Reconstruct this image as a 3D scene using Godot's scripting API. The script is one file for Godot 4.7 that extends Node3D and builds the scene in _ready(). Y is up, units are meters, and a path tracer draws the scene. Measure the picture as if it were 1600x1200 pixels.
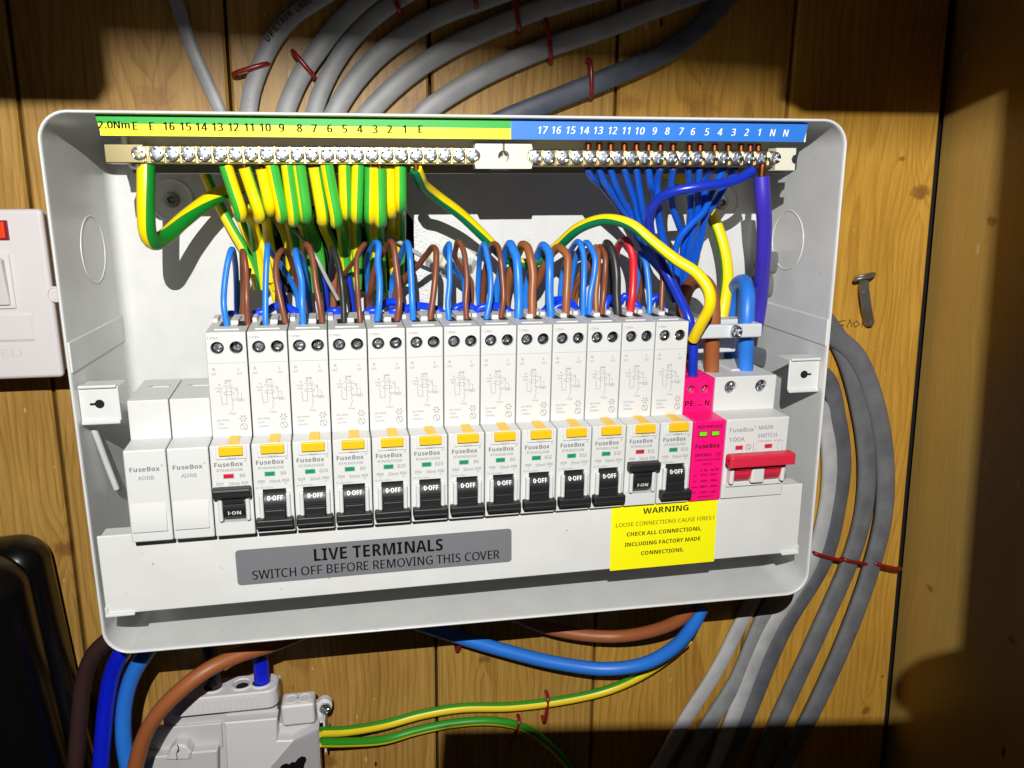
extends Node3D
# A domestic consumer unit with its cover off, on a boarded wall. Lengths in the builders are millimetres; MM turns them into metres.
const MM := 0.001
const WALL_Z := -1.5
var mats := {}
var fonts := {}
var glyphs := {}
var taken := {}
var row := Transform3D(Basis(Vector3(0.99863, -0.01411, -0.05035), Vector3(0.01521, 0.99965, 0.02158), Vector3(0.05003, -0.02231, 0.99850)), Vector3(-124.22, -29.47, 108.01) * MM)   # the frame the devices are clipped to: x along the rail, z out of it, 0 at the noses


class Shape:
	var v := PackedVector3Array()
	var n := PackedVector3Array()
	var t := PackedVector2Array()
	var c := PackedColorArray()
	var xf := Transform3D()
	var col := Color.WHITE

	func put(a: Vector3, na: Vector3, uv := Vector2.ZERO) -> void:
		v.append((xf * a) * 0.001)
		n.append((xf.basis * na).normalized())
		t.append(uv)
		c.append(col)

	# corners run anticlockwise seen from outside
	func tri(a: Vector3, b: Vector3, d: Vector3) -> void:
		var k := (b - a).cross(d - a)
		if k.length_squared() < 1e-12:
			return
		k = k.normalized()
		put(a, k); put(d, k); put(b, k)

	func quad(a: Vector3, b: Vector3, d: Vector3, e: Vector3) -> void:
		tri(a, b, d)
		tri(a, d, e)

	func quadn(a: Vector3, b: Vector3, d: Vector3, e: Vector3, na: Vector3, nb: Vector3, nd: Vector3, ne: Vector3) -> void:
		put(a, na); put(d, nd); put(b, nb)
		put(a, na); put(e, ne); put(d, nd)

	func quaduv(a: Vector3, b: Vector3, d: Vector3, e: Vector3, k: Vector3, ua: Vector2, ub: Vector2, ud: Vector2, ue: Vector2) -> void:
		put(a, k, ua); put(d, k, ud); put(b, k, ub)
		put(a, k, ua); put(e, k, ue); put(d, k, ud)

	func lattice(h: float, r: float, seg: int) -> PackedFloat32Array:
		var o := PackedFloat32Array()
		for i in seg + 1:
			o.append(-h + r * (1.0 - tan((1.0 - float(i) / seg) * PI / 4.0)))
		for i in seg + 1:
			o.append(h - r * (1.0 - tan(float(i) / seg * PI / 4.0)))
		return o

	# a box with rounded edges; open = faces whose flat middle is left out ("z" front, "y" top ...)
	func rbox(mid: Vector3, size: Vector3, r := 0.4, seg := 1, open := "") -> void:
		var h := size / 2.0
		r = minf(r, minf(h.x, minf(h.y, h.z)) * 0.98)
		var inner := h - Vector3.ONE * r
		var names := ["x", "X", "y", "Y", "z", "Z"]
		for f in 6:
			var ax := f / 2
			var s := -1.0 if f % 2 == 1 else 1.0
			var ub := (ax + 1) % 3
			var vb := (ax + 2) % 3
			var us := lattice(h[ub], r, seg)
			var vs := lattice(h[vb], r, seg)
			for i in us.size() - 1:
				for j in vs.size() - 1:
					if open.contains(names[f]) and i == seg and j == seg:
						continue
					var p := []
					for q in [[i, j], [i + 1, j], [i + 1, j + 1], [i, j + 1]]:
						var w := Vector3.ZERO
						w[ax] = s * h[ax]
						w[ub] = us[q[0]]
						w[vb] = vs[q[1]]
						var core := w.clamp(-inner, inner)
						var d := (w - core).normalized()
						p.append(mid + core + d * r)
						p.append(d)
					if s > 0.0:
						quadn(p[0], p[2], p[4], p[6], p[1], p[3], p[5], p[7])
					else:
						quadn(p[0], p[6], p[4], p[2], p[1], p[7], p[5], p[3])

	# prof: [radius, height] pairs from the base up; faces out
	func lathe(o: Vector3, axis: Vector3, prof: Array, seg := 24, a0 := 0.0, a1 := TAU) -> void:
		axis = axis.normalized()
		var x := axis.cross(Vector3.UP if absf(axis.y) < 0.9 else Vector3.RIGHT).normalized()
		var y := axis.cross(x)
		for k in prof.size() - 1:
			var p: Array = prof[k]
			var q: Array = prof[k + 1]
			var d := Vector2(q[0] - p[0], q[1] - p[1])
			if d.length() < 1e-6:
				continue
			d = d.normalized()
			for i in seg:
				var aa := a0 + (a1 - a0) * i / seg
				var ab := a0 + (a1 - a0) * (i + 1) / seg
				var ra := x * cos(aa) + y * sin(aa)
				var rb := x * cos(ab) + y * sin(ab)
				var na := ra * d.y - axis * d.x
				var nb := rb * d.y - axis * d.x
				quadn(o + ra * p[0] + axis * p[1], o + rb * p[0] + axis * p[1], o + rb * q[0] + axis * q[1], o + ra * q[0] + axis * q[1], na, nb, nb, na)

	# flat plate at height z with a star-shaped hole; outer and hole are anticlockwise polygons round mid
	func holed(outer: PackedVector2Array, hole: PackedVector2Array, mid: Vector2, z: float) -> void:
		var angles := PackedFloat32Array()
		for p in outer:
			angles.append((p - mid).angle())
		for p in hole:
			angles.append((p - mid).angle())
		angles.sort()
		var m := angles.size()
		for i in m:
			var a := angles[i]
			var b := angles[(i + 1) % m]
			if absf(angle_difference(a, b)) < 1e-5:
				continue
			var o1 := hit(outer, mid, a)
			var o2 := hit(outer, mid, b)
			var h1 := hit(hole, mid, a)
			var h2 := hit(hole, mid, b)
			quad(Vector3(h1.x, h1.y, z), Vector3(o1.x, o1.y, z), Vector3(o2.x, o2.y, z), Vector3(h2.x, h2.y, z))

	static func hit(poly: PackedVector2Array, mid: Vector2, a: float) -> Vector2:
		var d := Vector2(cos(a), sin(a))
		var best := 1e9
		for i in poly.size():
			var p := poly[i] - mid
			var e := poly[(i + 1) % poly.size()] - poly[i]
			var den := d.cross(e)
			if absf(den) < 1e-9:
				continue
			var s := p.cross(e) / den
			var u := p.cross(d) / den
			if s > 0.0 and u > -1e-4 and u < 1.0001:
				best = minf(best, s)
		return mid + d * best

	# polygon (x, y) pushed along z from z0 to z1, with a chamfer at the front
	func prism(poly: PackedVector2Array, z0: float, z1: float, ch := 0.0) -> void:
		if Geometry2D.is_polygon_clockwise(poly):
			poly = poly.duplicate()
			poly.reverse()
		var top := poly
		if ch > 0.0:
			var shrunk := Geometry2D.offset_polygon(poly, -ch, Geometry2D.JOIN_MITER)
			if shrunk.size() == 1 and shrunk[0].size() == poly.size():
				top = shrunk[0]
				if Geometry2D.is_polygon_clockwise(top):
					top.reverse()
				# line up the first corner
				var best := 0
				for i in top.size():
					if top[i].distance_squared_to(poly[0]) < top[best].distance_squared_to(poly[0]):
						best = i
				top = top.slice(best) + top.slice(0, best)
			else:
				ch = 0.0
		var m := poly.size()
		for i in m:
			var p := poly[i]
			var q := poly[(i + 1) % m]
			quad(Vector3(p.x, p.y, z0), Vector3(q.x, q.y, z0), Vector3(q.x, q.y, z1 - ch), Vector3(p.x, p.y, z1 - ch))
			if ch > 0.0:
				var tp := top[i]
				var tq := top[(i + 1) % m]
				quad(Vector3(p.x, p.y, z1 - ch), Vector3(q.x, q.y, z1 - ch), Vector3(tq.x, tq.y, z1), Vector3(tp.x, tp.y, z1))
		var idx := Geometry2D.triangulate_polygon(top)
		for i in idx.size() / 3:
			var a := top[idx[i * 3]]
			var b := top[idx[i * 3 + 1]]
			var d := top[idx[i * 3 + 2]]
			if (b - a).cross(d - a) < 0.0:
				var w := b
				b = d
				d = w
			tri(Vector3(a.x, a.y, z1), Vector3(b.x, b.y, z1), Vector3(d.x, d.y, z1))
			tri(Vector3(a.x, a.y, z0), Vector3(d.x, d.y, z0), Vector3(b.x, b.y, z0))

	static func smooth(pts: Array, step: float) -> PackedVector3Array:
		var o := PackedVector3Array()
		for i in pts.size() - 1:
			var a: Vector3 = pts[maxi(i - 1, 0)]
			var b: Vector3 = pts[i]
			var d: Vector3 = pts[i + 1]
			var e: Vector3 = pts[mini(i + 2, pts.size() - 1)]
			if i == 0:
				a = b * 2.0 - d
			if i == pts.size() - 2:
				e = d * 2.0 - b
			# centripetal Catmull-Rom
			var t1 := sqrt(maxf(a.distance_to(b), 0.01))
			var t2 := t1 + sqrt(maxf(b.distance_to(d), 0.01))
			var t3 := t2 + sqrt(maxf(d.distance_to(e), 0.01))
			var m := maxi(2, ceili(b.distance_to(d) / step))
			for k in m:
				var s := lerpf(t1, t2, float(k) / m)
				var a1 := a * ((t1 - s) / t1) + b * (s / t1)
				var a2 := b * ((t2 - s) / (t2 - t1)) + d * ((s - t1) / (t2 - t1))
				var a3 := d * ((t3 - s) / (t3 - t2)) + e * ((s - t2) / (t3 - t2))
				var b1 := a1 * ((t2 - s) / t2) + a2 * (s / t2)
				var b2 := a2 * ((t3 - s) / (t3 - t1)) + a3 * ((s - t1) / (t3 - t1))
				o.append(b1 * ((t2 - s) / (t2 - t1)) + b2 * ((s - t1) / (t2 - t1)))
		o.append(pts[-1])
		return o

	static func turned(twist: Variant, t: float) -> float:
		if twist is Array:
			var f: float = t * (twist.size() - 1)
			var i := mini(int(f), twist.size() - 2)
			return lerpf(twist[i], twist[i + 1], f - i)
		return float(twist) * t * t

	# round wire; bands = [[share, colour] ...] round it, phase turns the bands; ends are capped
	func tube(pts: Array, r: float, seg := 12, bands := [], phase := 0.0, step := 2.2, twist: Variant = 0.0) -> void:
		var p := Shape.smooth(pts, step)
		var m := p.size()
		var tan0 := (p[1] - p[0]).normalized()
		var nrm := (Vector3.BACK - tan0 * tan0.z)
		if nrm.length() < 0.2:
			nrm = Vector3.UP - tan0 * tan0.y
		nrm = nrm.normalized()
		var rings := []
		for i in m:
			var tg := (p[mini(i + 1, m - 1)] - p[maxi(i - 1, 0)]).normalized()
			nrm = (nrm - tg * nrm.dot(tg)).normalized()
			var bin := tg.cross(nrm)
			var ring := []
			for k in seg + 1:
				var a := TAU * k / seg + phase + turned(twist, float(i) / m)
				ring.append(nrm * cos(a) + bin * sin(a))
			rings.append(ring)
		var keep := col
		for k in seg:
			if bands.size():
				var at := (k + 0.5) / seg
				for b in bands:
					col = b[1]
					if at < b[0]:
						break
					at -= b[0]
			for i in m - 1:
				var na: Vector3 = rings[i][k]
				var nb: Vector3 = rings[i][k + 1]
				var nc: Vector3 = rings[i + 1][k + 1]
				var nd: Vector3 = rings[i + 1][k]
				quadn(p[i] + na * r, p[i] + nb * r, p[i + 1] + nc * r, p[i + 1] + nd * r, na, nb, nc, nd)
			tri(p[0], p[0] + rings[0][k + 1] * r, p[0] + rings[0][k] * r)
			tri(p[m - 1], p[m - 1] + rings[m - 1][k] * r, p[m - 1] + rings[m - 1][k + 1] * r)
		col = keep

	# flat twin cable lying on the wall: w across, h thick
	func flat_cable(pts: Array, w: float, h: float, step := 5.0) -> void:
		var p := Shape.smooth(pts, step)
		var m := p.size()
		var seg := 20
		var rings := []
		var norms := []
		for i in m:
			var tg := (p[mini(i + 1, m - 1)] - p[maxi(i - 1, 0)]).normalized()
			var up := (Vector3.BACK - tg * tg.z).normalized()
			var side := tg.cross(up)
			var ring := []
			var nr := []
			for k in seg + 1:
				var a := TAU * k / seg
				var ca := cos(a)
				var sa := sin(a)
				var x := signf(ca) * pow(absf(ca), 0.62) * w / 2.0
				var y := signf(sa) * pow(absf(sa), 0.85) * h / 2.0
				ring.append(p[i] + side * x + up * y)
				nr.append((side * ca * 0.6 + up * sa * 1.1).normalized())
			rings.append(ring)
			norms.append(nr)
		for i in m - 1:
			for k in seg:
				quadn(rings[i][k], rings[i + 1][k], rings[i + 1][k + 1], rings[i][k + 1], norms[i][k], norms[i + 1][k], norms[i + 1][k + 1], norms[i][k + 1])
		for k in seg:
			tri(p[0], rings[0][k], rings[0][k + 1])
			tri(p[m - 1], rings[m - 1][k + 1], rings[m - 1][k])

	func mesh() -> ArrayMesh:
		var a := []
		a.resize(Mesh.ARRAY_MAX)
		a[Mesh.ARRAY_VERTEX] = v
		a[Mesh.ARRAY_NORMAL] = n
		a[Mesh.ARRAY_TEX_UV] = t
		a[Mesh.ARRAY_COLOR] = c
		var m := ArrayMesh.new()
		m.add_surface_from_arrays(Mesh.PRIMITIVE_TRIANGLES, a)
		return m


func V(x: float, y: float, z: float) -> Vector3:
	return Vector3(x, y, z)


func mat(key: String, color := Color.WHITE, rough := 0.5, metal := 0.0, spec := 0.5) -> StandardMaterial3D:
	if mats.has(key):
		return mats[key]
	var m := StandardMaterial3D.new()
	m.resource_name = key
	m.albedo_color = color
	m.roughness = rough
	m.metallic = metal
	m.metallic_specular = spec
	mats[key] = m
	return m


func rgb(r: int, g: int, b: int) -> Color:
	return Color(r / 255.0, g / 255.0, b / 255.0)


func lin(r: int, g: int, b: int) -> Color:
	return rgb(r, g, b).srgb_to_linear()


func glyph(s: String, bold: bool, face := "Droid Sans") -> Array:
	var key := s + ("|b" if bold else "|r") + face
	if not glyphs.has(key):
		var fk := face + ("b" if bold else "r")
		if not fonts.has(fk):
			var f := SystemFont.new()
			f.font_names = PackedStringArray([face])
			f.font_weight = 700 if bold else 400
			fonts[fk] = f
		var tm := TextMesh.new()
		tm.text = s
		tm.font = fonts[fk]
		tm.font_size = 32
		tm.pixel_size = 1.0 / 32.0
		tm.depth = 0.0
		tm.curve_step = 2.0
		glyphs[key] = tm.surface_get_arrays(0) if tm.get_surface_count() else []
	return glyphs[key]


# lettering laid flat on a face: pos = its middle (mm), high = height of a capital, wide = width to fit (0 = natural)
func text(o: Shape, s: String, pos: Vector3, high: float, wide := 0.0, bold := false, basis := Basis(), slant := 0.0, face := "Droid Sans") -> void:
	var a := glyph(s, bold, face)
	if a.is_empty():
		return
	var vs: PackedVector3Array = a[Mesh.ARRAY_VERTEX]
	var lo := Vector3.ONE * 1e9
	var hi := Vector3.ONE * -1e9
	for p in vs:
		lo = lo.min(p)
		hi = hi.max(p)
	var k := high / 0.714
	var kx := wide / (hi.x - lo.x) if wide > 0.0 else k
	var mid := (lo + hi) / 2.0
	var idx: PackedInt32Array = a[Mesh.ARRAY_INDEX] if a[Mesh.ARRAY_INDEX] != null else PackedInt32Array(range(vs.size()))
	for i in idx:
		var p := vs[i]
		var y := (p.y - mid.y) * k
		o.put(pos + basis * Vector3((p.x - mid.x) * kx + y * slant, y, 0.0), basis.z)


func numbered(s: String) -> String:
	taken[s] = taken.get(s, -1) + 1
	return s if taken[s] == 0 else "%s_%03d" % [s, taken[s]]


func part(called: String, o: Shape, m: Material, parent: Node) -> MeshInstance3D:
	var i := MeshInstance3D.new()
	i.mesh = o.mesh()
	i.material_override = null
	i.mesh.surface_set_material(0, m)
	i.name = called
	if parent == self:
		i.name = numbered(called)
	else:
		var k := 0
		while parent.has_node(NodePath(String(i.name))):
			k += 1
			i.name = "%s_%03d" % [called, k]
	parent.add_child(i, true)
	return i


func tag(o: Node, label: String, category: String, group := "") -> Node:
	o.set_meta("label", label)
	o.set_meta("category", category)
	if group:
		o.set_meta("group", group)
	return o


func thing(called: String, label: String, category: String, at := Transform3D(), group := "") -> Node3D:
	var o := Node3D.new()
	o.name = numbered(called)
	o.transform = at
	add_child(o)
	tag(o, label, category, group)
	return o


func structure(o: Node) -> Node:
	o.set_meta("kind", "structure")
	return o


func rr(hw: float, hh: float, r: float, seg := 8) -> PackedVector2Array:
	var o := PackedVector2Array()
	for q in 4:
		var sx := 1.0 if q == 0 or q == 3 else -1.0
		var sy := 1.0 if q < 2 else -1.0
		for i in seg + 1:
			var a := q * PI / 2.0 + PI / 2.0 * i / seg
			o.append(Vector2(sx * (hw - r) + cos(a) * r, sy * (hh - r) + sin(a) * r))
	return o


func disc(mid: Vector2, r: float, seg := 24) -> PackedVector2Array:
	var o := PackedVector2Array()
	for i in seg:
		o.append(mid + Vector2.from_angle(TAU * i / seg) * r)
	return o


func rect(x0: float, y0: float, x1: float, y1: float) -> PackedVector2Array:
	return PackedVector2Array([Vector2(x0, y0), Vector2(x1, y0), Vector2(x1, y1), Vector2(x0, y1)])


# a pozidriv screw head seen from +z of xf: recessed cross, domed rim
func screw_shape(o: Shape, mid: Vector3, r: float, high: float, turn: float, square := false) -> void:
	var seg := 32
	var radii := [0.0, 0.16, 0.3, 0.46, 0.62, 0.8, 0.93, 1.0]
	var rows := []
	for k in radii.size():
		var ring := []
		for i in seg + 1:
			var a: float = TAU * i / seg
			var q: float = radii[k]
			var p := Vector2.from_angle(a + turn)
			var loc := Vector2.from_angle(a) * q
			var arm := minf(absf(loc.x), absf(loc.y))
			var z := high - 0.12 * r * pow(q, 3.0)
			if q < 0.66:
				var deep := clampf(1.0 - (arm - 0.09) / 0.07, 0.0, 1.0) * clampf((0.66 - q) / 0.12, 0.0, 1.0)
				if square:
					deep = clampf((0.34 - maxf(absf(loc.x), absf(loc.y))) / 0.06, 0.0, 1.0)
				z -= 0.42 * r * deep
			if k == radii.size() - 1:
				z = high - 0.28 * r
			ring.append(mid + Vector3(p.x * q * r, p.y * q * r, z))
		rows.append(ring)
	for k in radii.size() - 1:
		for i in seg:
			o.quad(rows[k][i], rows[k + 1][i], rows[k + 1][i + 1], rows[k][i + 1])
	o.lathe(mid, Vector3.BACK, [[r, -2.0], [r, high - 0.28 * r]], seg)


func stroke(o: Shape, a: Vector2, b: Vector2, w: float, z: float) -> void:
	var d := (b - a).normalized() * w / 2.0
	var s := Vector2(-d.y, d.x)
	var p := [a - d - s, b + d - s, b + d + s, a - d + s]
	o.quad(Vector3(p[0].x, p[0].y, z), Vector3(p[1].x, p[1].y, z), Vector3(p[2].x, p[2].y, z), Vector3(p[3].x, p[3].y, z))


func chain(o: Shape, pts: Array, w: float, z: float) -> void:
	for i in pts.size() - 1:
		stroke(o, pts[i], pts[i + 1], w, z)


func ring_print(o: Shape, mid: Vector2, r: float, w: float, z: float, seg := 18) -> void:
	for i in seg:
		stroke(o, mid + Vector2.from_angle(TAU * i / seg) * r, mid + Vector2.from_angle(TAU * (i + 1) / seg) * r, w, z)


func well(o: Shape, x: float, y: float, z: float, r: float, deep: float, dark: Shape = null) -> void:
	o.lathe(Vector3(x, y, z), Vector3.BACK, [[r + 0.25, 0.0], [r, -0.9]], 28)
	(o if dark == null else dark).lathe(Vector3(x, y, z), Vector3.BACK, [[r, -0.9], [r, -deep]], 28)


# front face at z from (x0, y0) to (x1, y1) with round holes side by side at height cy
func face_with_holes(o: Shape, x0: float, y0: float, x1: float, y1: float, z: float, xs: Array, cy: float, r: float) -> void:
	o.quad(V(x0, y0, z), V(x1, y0, z), V(x1, cy - r - 1.0, z), V(x0, cy - r - 1.0, z))
	o.quad(V(x0, cy + r + 0.8, z), V(x1, cy + r + 0.8, z), V(x1, y1, z), V(x0, y1, z))
	for i in xs.size():
		var a: float = x0 if i == 0 else (xs[i - 1] + xs[i]) / 2.0
		var b: float = x1 if i == xs.size() - 1 else (xs[i] + xs[i + 1]) / 2.0
		o.holed(rect(a, cy - r - 1.0, b, cy + r + 0.8), disc(Vector2(xs[i], cy), r + 0.25, 28), Vector2(xs[i], cy), z)


func slotted_face(o: Shape, x0: float, y0: float, x1: float, y1: float, z: float, s: Rect2, deep: float) -> void:
	var e := s.end
	var p := s.position
	o.quad(V(x0, y0, z), V(x1, y0, z), V(x1, p.y, z), V(x0, p.y, z))
	o.quad(V(x0, e.y, z), V(x1, e.y, z), V(x1, y1, z), V(x0, y1, z))
	o.quad(V(x0, p.y, z), V(p.x, p.y, z), V(p.x, e.y, z), V(x0, e.y, z))
	o.quad(V(e.x, p.y, z), V(x1, p.y, z), V(x1, e.y, z), V(e.x, e.y, z))
	var d := z - deep
	o.quad(V(p.x, p.y, z), V(p.x, p.y, d), V(p.x, e.y, d), V(p.x, e.y, z))
	o.quad(V(e.x, p.y, d), V(e.x, p.y, z), V(e.x, e.y, z), V(e.x, e.y, d))
	o.quad(V(p.x, p.y, d), V(p.x, p.y, z), V(e.x, p.y, z), V(e.x, p.y, d))
	o.quad(V(p.x, e.y, z), V(p.x, e.y, d), V(e.x, e.y, d), V(e.x, e.y, z))
	o.quad(V(p.x, p.y, d), V(e.x, p.y, d), V(e.x, e.y, d), V(p.x, e.y, d))


func tilt(a: float) -> Basis:
	return Basis(Vector3.RIGHT, a)


# a slim breaker with residual current unit above its switch; rating like B6, on = handle up
func breaker(i: int, rating: String, code: String, on: bool, label: String) -> void:
	var at := row * Transform3D(Basis(), Vector3(18.0 * i, 0, 0) * MM)
	var d := thing("circuit_breaker", label, "breaker", at, "slim breakers in a row on the rail")
	var w: StandardMaterial3D = mats["case"]
	var yt := 61.651
	var zu := -13.589
	var o := Shape.new()
	o.rbox(V(8.8, (yt + 11.5) / 2.0, (zu - 62.0) / 2.0), V(17.5, yt - 11.5, 62.0 + zu), 0.5, 1, "z")
	face_with_holes(o, 0.55, 12.0, 17.05, yt - 0.5, zu, [4.9, 13.1], 54.4, 2.75)
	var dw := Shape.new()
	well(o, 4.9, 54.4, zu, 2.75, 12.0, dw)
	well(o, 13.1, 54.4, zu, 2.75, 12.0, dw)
	o.rbox(V(8.8, -9.5, -31.0), V(17.5, 43.8, 62.0), 0.6, 1, "z")
	slotted_face(o, 0.65, -30.8, 16.95, 11.8, 0.0, Rect2(3.9, -24.6, 10.4, 15.0), 9.0)
	# cheeks beside the switch
	for x in [3.1, 15.1]:
		o.rbox(V(x, -17.4, 0.4), V(2.0, 12.4, 4.0), 0.9, 2)
	o.rbox(V(9.3, 9.4, 0.1), V(13.4, 6.6, 1.0), 0.3)
	# cover over the terminals: ridge, dividers between the wire entries
	o.rbox(V(8.8, yt + 0.1, -19.5), V(11.0, 0.8, 0.9), 0.25)
	o.rbox(V(10.9, yt + 0.7, -42.0), V(3.6, 2.2, 17.0), 0.4)
	o.rbox(V(1.4, yt + 0.7, -46.0), V(2.6, 2.2, 12.0), 0.4)
	o.rbox(V(17.0, yt + 0.7, -47.0), V(1.2, 2.2, 12.0), 0.3)
	part("case", o, w, d)
	var holes := Shape.new()
	for x in [6.6, 14.6]:
		holes.rbox(V(x, yt + 0.02, -35.0), V(4.2, 0.3, 12.0), 0.1)
	part("wire_entry_shade", holes, mats["dark"], d)  # flat dark pads stand for the shade in the wire entries
	part("shaded_terminal_well", dw, mats["dark"], d)  # well walls coloured dark to put shade inside the screw holes
	for x in [4.9, 13.1]:
		var s := Shape.new()
		screw_shape(s, V(x, 54.4, zu - (4.8 if x < 9.0 else 6.4)), 2.6, 1.6, i * 0.7 + x)
		part("terminal_screw", s, mats["zinc"], d)
	# yellow test button
	var b := Shape.new()
	b.rbox(V(10.1, 12.55, -6.6), V(4.8, 0.9, 12.6), 0.3)
	b.rbox(V(9.3, 10.3, 0.6), V(10.4, 4.3, 3.0), 0.45)
	part("test_button", b, mats["amber"], d)
	# window that shows the contacts
	var f := Shape.new()
	f.rbox(V(7.5, -2.1, 0.0), V(4.8, 2.5, 0.24), 0.1)
	var fr := part("window_frame", f, mats["case_grey"], d)
	var g := Shape.new()
	g.rbox(V(7.5, -2.1, 0.1), V(4.3, 1.95, 0.2), 0.05)
	part("contact_window", g, mats["window_red"] if on else mats["window_green"], d)
	# switch
	var k := Shape.new()
	k.lathe(V(4.3, -17.0, -5.0), Vector3.RIGHT, [[0.0, 0.0], [7.3, 0.0], [7.3, 9.6], [0.0, 9.6]], 36)
	var ky := -25.0 if not on else -8.8
	k.rbox(V(9.1, -21.9 if not on else -11.6, 0.6), V(9.2, 6.0, 5.4), 0.5)
	for q in 3:
		k.rbox(V(9.1, (-16.3 - q * 1.2) if not on else (-14.6 - q * 1.0), 1.95 - q * 0.08), V(9.4, 0.35, 0.9), 0.1)
	var sw := part("switch", k, mats["black"], d)
	var h := Shape.new()
	h.rbox(V(8.8, ky, 3.2), V(16.7, 4.5, 4.8), 0.8, 2)
	h.rbox(V(8.8, ky + (1.1 if on else -1.1), 5.1), V(16.5, 1.2, 1.4), 0.5)
	part("handle", h, mats["black"], sw)
	var m := Shape.new()
	if on:
		text(m, "l·ON", V(9.2, -19.2, 2.24), 1.9, 5.6, true, tilt(0.31))
	else:
		text(m, "0·OFF", V(9.3, -13.4, 1.78), 2.2, 7.0, true, tilt(-0.51))
	part("switch_marking", m, mats["white_ink"], sw)
	# print
	var t := Shape.new()
	var z := 0.03
	text(t, "TEST", V(9.3, 6.45, 0.62), 0.75, 4.4)
	text(t, "FuseBox", V(7.9, 3.5, z), 2.1, 12.4, true)
	text(t, "®", V(15.3, 4.9, z), 0.9)
	text(t, code, V(8.2, 0.75, z), 1.25, 11.2)
	text(t, rating, V(13.6, -2.1, z), 1.65)
	text(t, "30mA", V(9.6, -5.9, z), 1.45, 4.9)
	for q in 2:
		var x0 := 3.6 if q == 0 else 14.4
		chain(t, [Vector2(x0 - 1.5, -5.2), Vector2(x0 + 1.3, -5.2), Vector2(x0 + 1.3, -6.2), Vector2(x0 - 1.5, -6.2), Vector2(x0 - 1.5, -5.2)], 0.16, z)
		chain(t, [Vector2(x0 - 1.2, -5.7), Vector2(x0 - 0.4, -5.5), Vector2(x0 + 0.4, -5.9), Vector2(x0 + 1.1, -5.6)], 0.16, z)
		text(t, "3" if q == 0 else "E3", V(x0, -7.2, z), 0.8)
	text(t, "IEC/EN 61009-1", V(4.9, -8.8, z), 0.75, 7.6)
	z = zu + 0.03
	text(t, "1.2Nm", V(3.1, 59.1, z), 1.0, 4.6)
	for q in 2:
		text(t, "N" if q == 0 else "L", V(2.7 if q == 0 else 13.6, 44.6, z), 1.3)
		text(t, "OUT", V(2.7 if q == 0 else 13.8, 42.4, z), 1.0, 2.2)
	text(t, "Load", V(8.4, 39.3, z), 0.9, 2.4)
	text(t, "N  L", V(8.4, 37.9, z), 0.9, 2.6)
	text(t, "OUT OUT", V(8.4, 36.5, z), 0.8, 4.0)
	text(t, "N", V(4.7, 37.2, z), 0.9)
	text(t, "in Supply", V(4.3, 35.6, z), 0.8, 3.2)
	text(t, "(Blue)", V(4.4, 34.1, z), 0.8, 2.2)
	chain(t, [Vector2(7.4, 38.6), Vector2(7.4, 39.0), Vector2(9.8, 39.0), Vector2(9.8, 38.6)], 0.14, z)
	chain(t, [Vector2(7.5, 35.6), Vector2(7.5, 28.0), Vector2(5.4, 28.0), Vector2(5.4, 29.4), Vector2(4.9, 30.0), Vector2(5.5, 31.0), Vector2(4.9, 32.0), Vector2(5.2, 33.2)], 0.15, z)
	chain(t, [Vector2(7.5, 35.6), Vector2(12.3, 35.6), Vector2(12.3, 30.4), Vector2(9.7, 30.4)], 0.13, z)
	chain(t, [Vector2(9.7, 36.0), Vector2(9.7, 30.2), Vector2(10.2, 29.6), Vector2(9.6, 28.4), Vector2(10.2, 27.2), Vector2(9.7, 26.2), Vector2(9.7, 25.0)], 0.15, z)
	chain(t, [Vector2(11.0, 34.8), Vector2(12.0, 34.8), Vector2(12.0, 34.2), Vector2(12.0, 35.2)], 0.13, z)
	chain(t, [Vector2(12.3, 33.0), Vector2(14.0, 33.0), Vector2(14.0, 29.8), Vector2(10.2, 29.8)], 0.12, z)
	chain(t, [Vector2(12.6, 29.3), Vector2(14.9, 29.3), Vector2(14.9, 30.3), Vector2(12.6, 30.3), Vector2(12.6, 29.3)], 0.14, z)
	text(t, "I>", V(13.8, 29.8, z), 0.6)
	for q in 14:
		var a0 := TAU * q / 14.0
		var a1 := TAU * (q + 1) / 14.0
		stroke(t, Vector2(8.6 + cos(a0) * 2.3, 33.2 + sin(a0) * 0.8), Vector2(8.6 + cos(a1) * 2.3, 33.2 + sin(a1) * 0.8), 0.14, z)
	text(t, "L", V(9.3, 24.6, z), 0.9)
	text(t, "in Supply", V(9.6, 23.3, z), 0.8, 3.4)
	text(t, "I∆n=30mA", V(5.2, 20.4, z), 0.95, 5.6)
	text(t, "230V ~", V(4.6, 18.5, z), 0.95, 4.2)
	text(t, "50/60Hz", V(5.0, 16.6, z), 0.95, 4.8)
	ring_print(t, Vector2(14.1, 20.8), 1.1, 0.16, z)
	for q in 6:
		stroke(t, Vector2(14.1, 20.8) + Vector2.from_angle(q * TAU / 6) * 1.3, Vector2(14.1, 20.8) + Vector2.from_angle(q * TAU / 6) * 1.7, 0.3, z)
	text(t, "a", V(14.1, 20.8, z), 0.9)
	ring_print(t, Vector2(14.2, 16.8), 1.55, 0.22, z)
	chain(t, [Vector2(13.2, 17.9), Vector2(13.9, 17.6), Vector2(14.5, 16.0), Vector2(15.2, 15.8)], 0.24, z)
	chain(t, [Vector2(0.7, 47.4), Vector2(16.9, 47.4)], 0.1, z)  # slight step in the case; its shade is drawn as a line
	part("printed_marking", t, mats["grey_ink"], d)


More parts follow.
